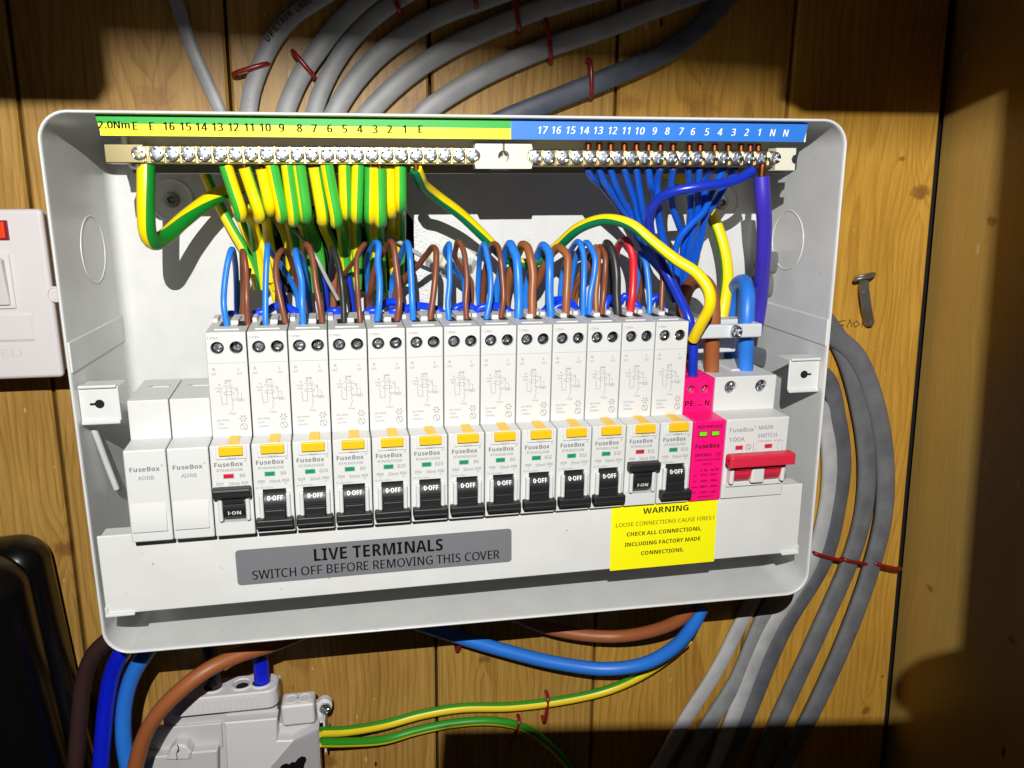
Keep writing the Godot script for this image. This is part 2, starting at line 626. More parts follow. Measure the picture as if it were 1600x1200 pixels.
func blank_module(x: float, label: String) -> void:
	var d := thing("blank_module", label, "blank module", row * Transform3D(Basis(), Vector3(x, 0, 0) * MM), "blank modules at the left end of the rail")
	var o := Shape.new()
	o.rbox(V(8.8, 20.9, -36.2), V(17.6, 19.6, 39.6), 0.6, 1)
	o.rbox(V(8.8, -9.5, -31.0), V(17.6, 43.8, 62.0), 0.8, 2)
	# thumb rest: slopes out towards its lower edge
	var n := 8
	for i in n:
		var a := float(i) / n
		var b := float(i + 1) / n
		var ya := -12.4 - 13.6 * a
		var yb := -12.4 - 13.6 * b
		var za := 0.02 + 1.3 * sin(a * PI * 0.62)
		var zb := 0.02 + 1.3 * sin(b * PI * 0.62)
		o.quad(V(1.0, yb, zb), V(15.8, yb, zb), V(15.8, ya, za), V(1.0, ya, za))
		o.quad(V(15.8, yb, 0), V(15.8, ya, 0), V(15.8, ya, za), V(15.8, yb, zb))
		o.quad(V(1.0, ya, 0), V(1.0, yb, 0), V(1.0, yb, zb), V(1.0, ya, za))
	o.quad(V(1.0, -26.0, 0), V(15.8, -26.0, 0), V(15.8, -26.0, 1.24), V(1.0, -26.0, 1.24))
	o.rbox(V(10.5, 30.75, -42), V(7.6, 0.5, 4.4), 0.2)
	part("case", o, mats["case"], d)
	var s := Shape.new()
	s.prism(PackedVector2Array([Vector2(3.2, 40.2), Vector2(6.4, 40.2), Vector2(6.4, 43.6)]), 0.0, 0.3)
	var notch := part("notch", s, mats["case_grey"], d)
	notch.transform = Transform3D(Basis(Vector3.RIGHT, -PI / 2), Vector3(0, 30.55, 0) * MM)
	var t := Shape.new()
	text(t, "FuseBox", V(8.4, 3.4, 0.03), 2.1, 12.6, true)
	text(t, "®", V(15.7, 4.8, 0.03), 0.9)
	text(t, "ADRB", V(8.6, -0.7, 0.03), 1.7, 6.6)
	part("printed_marking", t, mats["grey_ink"], d)


func surge_device() -> void:
	var d := thing("surge_protector", "bright pink surge protection module with two green windows between breakers and main switch", "surge protector", row * Transform3D(Basis(), Vector3(234.2, 0, 0) * MM))
	var o := Shape.new()
	var yb := 30.731
	var zu := -16.435
	o.rbox(V(8.8, (yb + 11.5) / 2.0, (zu - 56.0) / 2.0), V(17.6, yb - 11.5, 56.0 + zu), 0.5, 1, "z")
	face_with_holes(o, 0.5, 12.0, 17.1, yb - 0.5, zu, [4.9, 12.7], 24.2, 2.5)
	well(o, 4.9, 24.2, zu, 2.5, 6.5)
	well(o, 12.7, 24.2, zu, 2.5, 6.5)
	o.rbox(V(8.8, -9.5, -31.0), V(17.6, 43.8, 62.0), 0.7, 2)
	o.rbox(V(8.8, yb + 0.1, -26.0), V(12.0, 0.8, 1.0), 0.2)
	o.rbox(V(12.6, yb + 0.3, -21.5), V(4.4, 1.0, 4.0), 0.2)
	part("case", o, mats["pink"], d)
	for x in [4.9, 12.7]:
		var s := Shape.new()
		screw_shape(s, V(x, 24.2, zu - 5.6), 2.4, 1.2, x)
		part("terminal_screw", s, mats["zinc"], d)
	for x in [5.0, 11.8]:
		var f := Shape.new()
		f.rbox(V(x, 5.4, 0.1), V(4.7, 3.0, 0.5), 0.15)
		var fr := part("window_frame", f, mats["dark"], d)
		var g := Shape.new()
		g.rbox(V(x, 5.55, 0.2), V(4.0, 2.2, 0.5), 0.1)
		part("status_window", g, mats["lime"], fr)
	var t := Shape.new()
	var z := 0.03
	text(t, "PE", V(4.0, 17.0, zu + 0.03), 2.9, 4.9, true)
	text(t, "1.2Nm", V(9.4, 16.0, zu + 0.03), 1.1, 4.2, true)
	text(t, "N", V(14.2, 17.0, zu + 0.03), 2.9, 0.0, true)
	text(t, "RED:REPLACE", V(8.7, 9.3, z), 1.5, 13.6, true)
	text(t, "FuseBox", V(8.2, -1.2, z), 2.3, 13.6, true)
	text(t, "®", V(16.0, 0.4, z), 1.0)
	text(t, "SPD1MT2", V(6.1, -6.0, z), 1.6, 9.0, true)
	text(t, "T2", V(14.5, -6.0, z), 1.3, 1.8, true)
	chain(t, [Vector2(13.2, -7.1), Vector2(15.8, -7.1), Vector2(15.8, -4.9), Vector2(13.2, -4.9), Vector2(13.2, -7.1)], 0.2, z)
	text(t, "SURGE PROTECTION", V(8.6, -8.7, z), 0.9, 13.6, true)
	text(t, "DEVICE", V(8.6, -11.0, z), 0.9, 5.2, true)
	text(t, "L-N   N-PE", V(10.6, -14.4, z), 1.2, 10.2, true)
	var lines := [["Uc:", "275V~ 255V~"], ["In:", "20kA   20kA"], ["Imax:", "40kA   40kA"], ["Up:", "1.3kV  1.5kV"]]
	for i in 4:
		text(t, lines[i][0], V(2.6, -17.0 - i * 3.2, z), 0.95, 1.9 if i != 2 else 3.6, true)
		text(t, lines[i][1], V(10.4, -17.0 - i * 3.2, z), 1.15, 10.0, true)
	text(t, "IEC61643-11", V(9.2, -29.0, z), 0.9, 8.4, true)
	part("printed_marking", t, mats["black_ink"], d)


func main_switch() -> void:
	var d := thing("main_switch", "double-width white main switch with a red bar handle at the right end", "main switch", row * Transform3D(Basis(), Vector3(252.2, 0, 0) * MM))
	var o := Shape.new()
	var yb := 30.731
	var zu := -16.435
	o.rbox(V(17.9, (yb + 11.5) / 2.0, (zu - 58.0) / 2.0), V(35.6, yb - 11.5, 58.0 + zu), 0.7, 2, "z")
	face_with_holes(o, 0.8, 12.2, 35.0, yb - 0.7, zu, [9.0, 26.8], 25.0, 3.3)
	well(o, 9.0, 25.0, zu, 3.3, 4.0)
	well(o, 26.8, 25.0, zu, 3.3, 4.0)
	o.rbox(V(17.9, -9.5, -31.0), V(35.6, 43.8, 62.0), 0.9, 2, "z")
	slotted_face(o, 1.0, -30.5, 34.8, 11.5, 0.0, Rect2(4.6, -21.5, 26.4, 13.0), 8.0)
	for x in [3.3, 17.9, 32.4]:
		o.rbox(V(x, -16.6, 1.4), V(7.6 if x == 17.9 else 2.6, 10.6, 6.4), 1.2, 3)
	o.rbox(V(17.9, -22.9, 0.6), V(31.6, 2.6, 1.6), 0.4)
	o.rbox(V(5.5, yb + 0.2, -42.0), V(3.0, 1.4, 26.0), 0.4)
	o.rbox(V(17.9, yb + 0.2, -42.0), V(5.0, 1.4, 26.0), 0.4)
	part("case", o, mats["case"], d)
	for x in [9.0, 26.8]:
		var s := Shape.new()
		screw_shape(s, V(x, 25.0, zu - 2.2), 3.2, 1.6, 0.35 + x)
		part("terminal_screw", s, mats["zinc"], d)
	for x in [7.9, 24.6]:
		var f := Shape.new()
		f.rbox(V(x, -3.1, 0.05), V(4.6, 2.6, 0.24), 0.1)
		var g := Shape.new()
		part("window_frame", f, mats["case_grey"], d)
		g.rbox(V(x, -3.1, 0.12), V(4.0, 2.1, 0.24), 0.05)
		part("contact_window", g, mats["window_red"], d)
	var k := Shape.new()
	for x in [5.0, 21.9]:
		k.lathe(V(x, -15.2, -3.4), Vector3.RIGHT, [[0.0, 0.0], [7.4, 0.0], [7.4, 9.2], [0.0, 9.2]], 32)
		k.rbox(V(x + 4.6, -11.0, 3.0), V(9.0, 5.0, 6.0), 0.5)
		for q in 2:
			k.rbox(V(x + 4.6, -14.6 - q * 1.8, 3.8 - q * 0.3), V(9.1, 0.5, 1.2), 0.2)
	var sw := part("switch", k, mats["red_plastic"], d)
	var h := Shape.new()
	h.rbox(V(16.8, -7.4, 7.2), V(36.4, 6.4, 6.6), 1.3, 3)
	h.rbox(V(16.8, -9.6, 9.0), V(36.3, 1.6, 3.0), 0.6)
	part("handle", h, mats["red_plastic"], sw)
	var pin := Shape.new()
	pin.lathe(V(-1.45, -7.4, 7.4), Vector3.LEFT, [[0.8, 0.0], [0.7, 0.1], [0.0, 0.1]], 16)
	part("handle_hole_spot", pin, mats["dark_red"], sw)  # dark disc on the handle end, standing for a shaded hole
	var t := Shape.new()
	var z := 0.03
	text(t, "FuseBox", V(8.7, 6.5, z), 2.1, 13.6)
	text(t, "®", V(16.3, 7.8, z), 1.0)
	text(t, "100A", V(6.4, 1.4, z), 2.3, 8.8)
	text(t, "MAIN", V(22.2, 7.2, z), 2.1, 7.8)
	text(t, "SWITCH", V(23.5, 2.8, z), 2.1, 10.8)
	text(t, "230V/400V~ AC22A", V(25.2, -0.3, z), 0.9, 14.0)
	ring_print(t, Vector2(13.2, -3.1), 1.5, 0.24, z)
	chain(t, [Vector2(12.2, -2.4), Vector2(13.0, -2.4), Vector2(13.4, -3.8), Vector2(14.2, -3.8)], 0.22, z)
	stroke(t, Vector2(16.1, -0.6), Vector2(16.1, -5.6), 0.24, z)
	text(t, "I", V(17.4, -1.4, z), 1.0)
	text(t, "0", V(17.4, -5.2, z), 1.0)
	for q in 2:
		var x := 30.4 + q * 2.4
		text(t, "13"[q], V(x, -0.9, z), 0.8)
		chain(t, [Vector2(x, -1.5), Vector2(x, -2.6), Vector2(x - 0.7, -4.1)], 0.16, z)
		chain(t, [Vector2(x, -4.3), Vector2(x, -5.4)], 0.16, z)
		text(t, "24"[q], V(x, -6.0, z), 0.8)
	text(t, "IT1002", V(5.4, -7.6, z), 2.0, 9.6)
	part("printed_marking", t, mats["grey_ink"], d)


# a bar of brass with a row of screws; at = left end of the bar, screws at the given x
func terminal_bar(called: String, label: String, x0: float, x1: float, y: float, z: float, xs: Array, plain: float, group := "") -> void:
	var d := thing(called, label, "terminal bar", Transform3D(Basis(), V(x0, y, z) * MM), group)
	var o := Shape.new()
	var w := x1 - x0
	o.rbox(V(w / 2.0, -0.4, -5.5), V(w, 7.6, 9.0), 0.35)
	if plain > 0.0:
		o.rbox(V(plain / 2.0, 0, -3.6), V(plain, 7.9, 9.2), 0.4)
	for i in xs.size():
		# each clamp is a little block; the web between two is narrower
		var x: float = xs[i] - x0
		o.rbox(V(x, -0.2, -2.6), V(5.9, 7.0, 5.0), 0.5)
	part("bar", o, mats["brass"], d)
	var rng := RandomNumberGenerator.new()
	rng.seed = called.hash()
	for x in xs:
		var s := Shape.new()
		screw_shape(s, V(x - x0, 0.1, 0.0), 3.05, 1.9 + rng.randf() * 0.5, rng.randf() * TAU)
		part("screw", s, mats["zinc_bright"], d)


func wire(called: String, label: String, m: Material, pts: Array, r: float, group := "", bands := [], phase := 0.0, seg := 12, twist: Variant = 0.0) -> MeshInstance3D:
	var o := Shape.new()
	var base: Vector3 = pts[0]
	var q := []
	for p in pts:
		q.append(p - base)
	o.tube(q, r, seg, bands, phase, 2.2 if r < 3.0 else 3.0, twist)
	var i := part(called, o, m, self)
	i.position = base * MM
	tag(i, label, "wire" if r < 3.5 else "cable", group)
	return i


func cable(label: String, m: Material, pts: Array, w: float, h: float, group: String) -> MeshInstance3D:
	var o := Shape.new()
	var base: Vector3 = pts[0]
	var q := []
	for p in pts:
		q.append(p - base)
	o.flat_cable(q, w, h)
	var i := part("flat_cable", o, m, self)
	i.position = base * MM
	tag(i, label, "cable", group)
	return i


# a red plastic-coated staple over a cable: two legs into the wood and a bridge
func staple(label: String, a: Vector3, b: Vector3, high: float, low := 0.0, group := "red cable clips") -> void:
	var o := Shape.new()
	var up := Vector3(0, 0, high)
	var e := (b - a) * 0.12
	o.tube([up * low, up * (0.75 if low == 0.0 else 0.9), up + e, up + (b - a) - e, (b - a) + up * (0.75 if low == 0.0 else 0.9), (b - a) + up * low], 1.25, 10, [], 0.0, 1.5)
	var i := part("cable_clip", o, mats["clip_red"], self)
	i.position = a * MM
	tag(i, label, "cable clip", group)


func wood_texture(seed_no: int, w: int, h: int, mm_w: float, mm_h: float, knots: Array, heart: float, light: Color, dark: Color) -> ImageTexture:
	var im := Image.create_empty(w, h, false, Image.FORMAT_RGB8)
	var na := FastNoiseLite.new()
	na.seed = seed_no
	na.frequency = 1.0
	na.fractal_octaves = 3
	var fine := FastNoiseLite.new()
	fine.seed = seed_no + 50
	fine.frequency = 1.0
	fine.fractal_octaves = 2
	for py in h:
		var y := mm_h * (1.0 - (py + 0.5) / h)
		for px in w:
			var x := mm_w * (px + 0.5) / w
			var s := x - heart + na.get_noise_2d(x * 0.012, y * 0.0035) * 11.0
			var shade := 0.0
			var knot := 0.0
			var k_soft := y > 550.0
			for k in knots:
				var dx: float = x - k.x
				var dy: float = (y - k.y)
				var dd := sqrt(dx * dx + dy * dy * 0.3)
				if dd < k.z * 5.0:
					s += signf(dx) * k.z * 1.5 * exp(-dd * dd / (k.z * k.z * 3.2))
					var dk: float = sqrt(dx * dx * (0.45 if int(k.x) % 2 == 0 else 0.9) + dy * dy) + fine.get_noise_2d(x * 0.22, y * 0.22) * k.z * 0.3
					if dk < k.z:
						knot = maxf(knot, smoothstep(k.z * 1.1, k.z * 0.35, dk))
						shade = 0.5 + 0.5 * sin(dk * 3.4)
			# growth rings met near the face: a stretched bowl makes cathedral arches
			var q := sqrt(s * s + 60.0 + 18.0 * sin(y * 0.011 + seed_no))
			var band := q / 4.6 + fine.get_noise_2d(x * 0.03, y * 0.006) * 0.9
			var ring := band - floorf(band)
			var late := pow(ring, 3.2) * smoothstep(1.0, 0.9, ring)
			var fib := fine.get_noise_2d(x * 2.2, y * 0.045)
			var fib2 := fine.get_noise_2d(x * 0.5 + 40.0, y * 0.012)
			var f := clampf(0.22 + late * 0.5 + fib * 0.2 + fib2 * 0.22 + na.get_noise_2d(x * 0.02 + 9.0, y * 0.008) * 0.25, 0.0, 1.0)
			var c := light.lerp(dark, f)
			if knot > 0.0:
				c = c.lerp(Color(0.33, 0.2, 0.09).lerp(Color(0.48, 0.31, 0.14), 0.3 + shade * 0.5), knot * (0.3 if k_soft else 0.6))
			im.set_pixel(px, py, c)
	# specks of white paint, dents and old pin holes
	var rng := RandomNumberGenerator.new()
	rng.seed = seed_no
	for i in 38:
		var c := Color(0.72, 0.66, 0.52) if rng.randf() < 0.72 else Color(0.13, 0.08, 0.04)
		var cx := rng.randi_range(3, w - 8)
		var cy := rng.randi_range(3, h - 14)
		var rx := rng.randf_range(0.7, 2.6)
		var ry := rx * rng.randf_range(0.8, 3.4)
		for a in range(-9, 10):
			for b in range(-3, 4):
				if (b / rx) ** 2 + (a / ry) ** 2 < 1.0 and cx + b >= 0 and cx + b < w and cy + a >= 0 and cy + a < h:
					im.set_pixel(cx + b, cy + a, im.get_pixel(cx + b, cy + a).lerp(c, 0.75))
	return ImageTexture.create_from_image(im)


func noise_normal(freq: float, strength: float, seed_no: int) -> ImageTexture:
	var fn := FastNoiseLite.new()
	fn.seed = seed_no
	fn.frequency = freq
	fn.fractal_octaves = 3
	var im := fn.get_seamless_image(256, 256)
	im.convert(Image.FORMAT_RGBA8)
	im.bump_map_to_normal_map(strength)
	return ImageTexture.create_from_image(im)


# faint smudges and specks on a plain surface
func grime(m: StandardMaterial3D, base: Color, amount: float, specks: int, seed_no: int, scale: Vector3) -> void:
	var fn := FastNoiseLite.new()
	fn.seed = seed_no
	fn.frequency = 0.012
	fn.fractal_octaves = 4
	var im := fn.get_seamless_image(512, 512)
	im.convert(Image.FORMAT_RGB8)
	for y in 512:
		for x in 512:
			var v := im.get_pixel(x, y).r - 0.5
			im.set_pixel(x, y, Color(base.r + v * amount * 2.0, base.g + v * amount * 2.0, base.b + v * amount * 1.8))
	var rng := RandomNumberGenerator.new()
	rng.seed = seed_no
	for i in specks:
		var x := rng.randi_range(2, 508)
		var y := rng.randi_range(2, 508)
		var c := base.darkened(rng.randf_range(0.1, 0.5))
		for k in rng.randi_range(1, 4):
			im.set_pixel(x + rng.randi_range(0, 2), y + rng.randi_range(0, 2), c)
	m.albedo_texture = ImageTexture.create_from_image(im)
	m.uv1_triplanar = true
	m.uv1_scale = scale


func make_materials() -> void:
	var steel := mat("white_steel", Color.WHITE, 0.3)
	grime(steel, rgb(210, 211, 210), 0.018, 40, 77, Vector3.ONE * 6.0)
	steel.normal_enabled = true
	steel.normal_texture = noise_normal(0.3, 1.0, 3)
	steel.normal_scale = 0.12
	mat("case", rgb(207, 208, 207), 0.42)
	mat("case_grey", rgb(172, 173, 171), 0.5)
	grime(mat("cover", Color.WHITE, 0.4), rgb(210, 211, 209), 0.014, 22, 41, Vector3.ONE * 5.0)
	mat("cream", rgb(210, 207, 190), 0.45)
	mat("dark", rgb(26, 26, 26), 0.6)
	mat("black", rgb(28, 29, 31), 0.46)
	mat("amber", rgb(236, 184, 20), 0.38)
	mat("window_green", rgb(20, 140, 100), 0.3)
	mat("window_red", rgb(190, 30, 55), 0.3)
	mat("lime", rgb(130, 215, 20), 0.35)
	mat("pink", rgb(240, 10, 115), 0.42)
	mat("red_plastic", rgb(205, 40, 65), 0.36)
	mat("dark_red", rgb(120, 15, 30), 0.4)
	mat("grey_ink", rgb(108, 110, 112), 0.7)
	mat("black_ink", rgb(10, 9, 10), 0.7, 0.0, 0.25)
	mat("white_ink", rgb(235, 235, 235), 0.6)
	mat("zinc", rgb(205, 208, 212), 0.28, 1.0)
	mat("zinc_bright", rgb(226, 230, 236), 0.3, 1.0)
	mat("brass", rgb(216, 200, 150), 0.3, 1.0)
	mat("copper", rgb(128, 72, 42), 0.5, 1.0)
	mat("galvanised", rgb(140, 140, 136), 0.45, 0.8)
	mat("clip_red", rgb(128, 20, 24), 0.28)
	mat("blue", rgb(36, 122, 222), 0.36)
	mat("blue_tail", rgb(40, 116, 214), 0.42)
	mat("deep_blue", rgb(22, 50, 176), 0.3)
	mat("royal_tail", rgb(8, 26, 196), 0.4)
	mat("royal", rgb(8, 62, 226), 0.3)
	mat("mid_blue", rgb(10, 92, 214), 0.36)
	mat("violet", rgb(62, 48, 178), 0.42)
	mat("brown", rgb(122, 68, 44), 0.38)
	mat("tan", rgb(148, 88, 46), 0.4)
	mat("tail_brown", rgb(150, 86, 46), 0.46)
	mat("dark_brown", rgb(52, 34, 32), 0.42)
	mat("black_wire", rgb(42, 43, 44), 0.4)
	mat("red_wire", rgb(206, 36, 46), 0.36)
	mat("thin_grey", rgb(168, 168, 166), 0.5)
	mat("ferrule", rgb(215, 215, 215), 0.45)
	grime(mat("sheath_grey", Color.WHITE, 0.46), rgb(136, 137, 139), 0.06, 160, 198, Vector3.ONE * 7.0)
	grime(mat("sheath_pale", Color.WHITE, 0.46), rgb(176, 177, 178), 0.06, 160, 178, Vector3.ONE * 7.0)
	grime(mat("sheath_mid", Color.WHITE, 0.46), rgb(108, 109, 113), 0.06, 160, 5, Vector3.ONE * 7.0)
	grime(mat("sheath_dark", Color.WHITE, 0.46), rgb(92, 94, 100), 0.06, 160, 184, Vector3.ONE * 7.0)
	grime(mat("sheath_slate", Color.WHITE, 0.46), rgb(72, 78, 90), 0.06, 160, 185, Vector3.ONE * 7.0)
	var e := mat("earth", Color.WHITE, 0.38)
	e.vertex_color_use_as_albedo = true
	mat("spur_white", rgb(208, 203, 204), 0.3)
	mat("neon", rgb(235, 62, 18), 0.3)
	mat("block_grey", rgb(192, 190, 190), 0.45)
	mat("block_pale", rgb(208, 206, 208), 0.42)
	mat("meter_black", rgb(6, 6, 8), 0.27)
	mat("meter_grey", rgb(18, 18, 26), 0.14)
	mat("strip_green", rgb(0, 158, 40), 0.5)
	mat("strip_yellow", rgb(246, 238, 0), 0.5)
	mat("strip_blue", rgb(36, 114, 206), 0.5)
	mat("strip_edge", rgb(222, 222, 215), 0.5)
	mat("sticker_yellow", rgb(240, 236, 0), 0.5)
	mat("sticker_grey", rgb(112, 112, 117), 0.55)
	mat("clamp", rgb(198, 203, 206), 0.45)
	var cl := mat("clear_plastic", Color(0.92, 0.94, 0.92, 0.3), 0.2)
	cl.transparency = BaseMaterial3D.TRANSPARENCY_ALPHA
	mat("lever_ivory", rgb(226, 214, 170), 0.4)
	mat("hole_black", rgb(14, 14, 16), 0.9)
	mat("tape_white", rgb(220, 220, 222), 0.6)
	var tp: StandardMaterial3D = mats["tape_white"]
	tp.normal_enabled = true
	tp.normal_texture = noise_normal(0.06, 8.0, 12)
	tp.normal_scale = 0.8
	tp.uv1_triplanar = true
	tp.uv1_scale = Vector3.ONE * 30.0
	mat("pencil", rgb(40, 30, 22), 0.8)


func light_and_camera() -> void:
	var cam := Camera3D.new()
	cam.name = "camera"
	cam.fov = 50.042
	cam.near = 0.02
	cam.far = 20.0
	cam.transform = Transform3D(Basis(Vector3(0.98596, -0.00220, 0.16698), Vector3(0.04083, 0.97274, -0.22828), Vector3(-0.16193, 0.23189, 0.95917)), Vector3(-48.70, 95.31, 477.68) * MM)
	add_child(cam)
	var env := Environment.new()
	env.background_mode = Environment.BG_COLOR
	env.background_color = Color(0.46, 0.45, 0.43)
	env.background_energy_multiplier = 0.065
	env.tonemap_mode = Environment.TONE_MAPPER_LINEAR
	env.tonemap_exposure = 1.0
	env.sdfgi_enabled = true
	env.ssao_enabled = true
	env.ssil_enabled = true
	var we := WorldEnvironment.new()
	we.name = "environment"
	we.environment = env
	add_child(we)
	# the worker's torch, held just above the camera
	var lamp := AreaLight3D.new()
	lamp.name = "torch_light"
	lamp.area_size = Vector2(0.002, 0.002)
	lamp.area_normalize_energy = true
	lamp.light_color = Color(1.0, 0.992, 0.975)
	lamp.light_energy = 0.67
	lamp.shadow_enabled = true
	lamp.set("area_range", 5.0)
	lamp.position = V(-82, 281, 644) * MM
	add_child(lamp)
	lamp.look_at_from_position(lamp.position, V(20, 0, 0) * MM, Vector3.UP)


func cupboard() -> void:
	# boards: left edge, right edge, texture
	var edges := [-446.0, -334.0, -226.2, -121.4, -15.2, 91.2, 197.6, 307.0]
	var sets := [
		[3, [Vector3(40, 300, 6), Vector3(80, 520, 5)], 60.0, rgb(174, 137, 70), rgb(122, 86, 38)],
		[7, [Vector3(104, 309, 6), Vector3(60, 420, 5)], 30.0, rgb(174, 137, 70), rgb(122, 86, 38)],
		[11, [Vector3(66, 560, 8), Vector3(80, 300, 6), Vector3(24, 120, 5)], 66.0, rgb(174, 137, 70), rgb(122, 86, 38)],
		[23, [Vector3(98, 559, 8), Vector3(30, 150, 8), Vector3(60, 640, 5)], 18.0, rgb(175, 137, 69), rgb(122, 85, 37)],
		[31, [Vector3(30.6, 215, 3.6), Vector3(10, 562, 7), Vector3(70, 110, 6)], 40.0, rgb(177, 138, 67), rgb(124, 86, 36)],
		[43, [Vector3(8.4, 564, 6), Vector3(52, 563, 8), Vector3(80, 150, 6)], 80.0, rgb(187, 145, 64), rgb(136, 92, 34)],
		[57, [Vector3(92.6, 516, 5.5), Vector3(76.8, 536, 1.8), Vector3(99, 147, 4)], 52.0, rgb(205, 159, 66), rgb(158, 110, 38)],
	]
	var wall := Node3D.new()
	wall.name = "boarded_wall"
	wall.rotation.z = -0.0135
	add_child(wall)
	structure(wall)
	var y0 := -420.0
	var y1 := 300.0
	for i in 7:
		var s: Array = sets[i]
		var w: float = edges[i + 1] - edges[i] - 1.8
		var m := mat("pine_%d" % i, Color.WHITE, 0.42, 0.0, 0.4)
		m.albedo_texture = wood_texture(s[0], 300, 1900, w, y1 - y0, s[1], s[2], s[3], s[4])
		var o := Shape.new()
		var e := 1.3
		var x0: float = edges[i] + 0.9
		var zf := -0.25 * (i % 3)
		var g := func(a: float, b: float) -> Vector2: return Vector2(a / w, 1.0 - b / (y1 - y0))
		var h := y1 - y0
		var wb := w + (14.0 if i == 6 else 0.0)
		var wt := w - (14.4 if i == 6 else 0.0)
		o.quaduv(V(e, 0, zf), V(wb - e, 0, zf), V(wt - e, h, zf), V(e, h, zf), Vector3.BACK, g.call(e, 0), g.call(wb - e, 0), g.call(wt - e, h), g.call(e, h))
		o.quaduv(V(0, 0, zf - e), V(e, 0, zf), V(e, h, zf), V(0, h, zf - e), Vector3(-0.7, 0, 0.7), g.call(0, 0), g.call(e, 0), g.call(e, h), g.call(0, h))
		o.quaduv(V(wb - e, 0, zf), V(wb, 0, zf - e), V(wt, h, zf - e), V(wt - e, h, zf), Vector3(0.7, 0, 0.7), g.call(w - e, 0), g.call(w, 0), g.call(w, h), g.call(w - e, h))
		o.quaduv(V(0, 0, -14), V(0, 0, zf - e), V(0, h, zf - e), V(0, h, -14), Vector3.LEFT, g.call(0, 0), g.call(1, 0), g.call(1, h), g.call(0, h))
		o.quaduv(V(wb, 0, zf - e), V(wb, 0, -14), V(wt, h, -14), V(wt, h, zf - e), Vector3.RIGHT, g.call(w - 1, 0), g.call(w, 0), g.call(w, h), g.call(w - 1, h))
		var p := part("plank", o, m, wall)
		p.position = V(x0, y0, WALL_Z) * MM
	var b := Shape.new()
	b.rbox(V(-60, -60, -22), V(800, 720, 12), 0.5)
	part("backing", b, mats["dark"], wall)
	# the return at the right: a smooth varnished board square to the wall
	var m2 := mat("varnished_board", Color.WHITE, 0.34, 0.0, 0.5)
	m2.albedo_texture = wood_texture(91, 400, 1000, 300, 720, [Vector3(50, 496, 3.5), Vector3(30, 251, 2.5), Vector3(103, 255, 3.5)], -60.0, rgb(172, 140, 74), rgb(156, 124, 60))
	var sd := Shape.new()
	sd.quaduv(V(0, 0, 0), V(0, 0, 300), V(0, 720, 300), V(0, 720, 0), Vector3.LEFT, Vector2(0, 1), Vector2(1, 1), Vector2(1, 0), Vector2(0, 0))
	sd.quad(V(0, 0, 0), V(12, 0, 0), V(12, 720, 0), V(0, 720, 0))
	sd.quad(V(12, 0, 0), V(12, 0, 300), V(12, 720, 300), V(12, 720, 0))
	sd.quad(V(0, 0, 300), V(0, 720, 300), V(12, 720, 300), V(12, 0, 300))
	var side := part("side_wall", sd, m2, self)
	side.transform = Transform3D(Basis(Vector3.BACK, 0.0262), V(321.4, y0, WALL_Z - 6) * MM)
	structure(side)
	# unseen boards behind the camera, placed to cut the torch beam and shade the edges
	var fr := mat("unseen_shade_board", rgb(150, 110, 66), 0.6)
	for q in [[-420.000, 249.768, -104.195, 549.768, 500.000, 0.000], [-18.970, 249.613, 401.030, 549.613, 500.000, 0.000], [-420.000, 273.606, 420.000, 473.606, 616.000, -0.030], [-80.776, -97.301, 379.224, 142.699, 508.000, -0.100], [3.866, -37.937, 303.866, 462.063, 518.000, 0.053]]:
		var sh := Shape.new()
		sh.rbox(V(0, 0, 0), V(q[2] - q[0], q[3] - q[1], 8), 0.3)
		var bd := part("unseen_shade_board", sh, fr, self)
		bd.position = V((q[0] + q[2]) / 2.0, (q[1] + q[3]) / 2.0, q[4]) * MM
		bd.rotation.z = q[5]
		structure(bd)
	var cn := Shape.new()
	cn.prism(rr(40.0, 5.116, 5.116, 8), 0.0, 8.0)
	var c := part("unseen_shade_bar", cn, fr, self)  # unseen rounded bar, shaped to shade the lower right like a hand
	c.position = V(12.538 + 40.0, 151.499, 490) * MM
	structure(c)


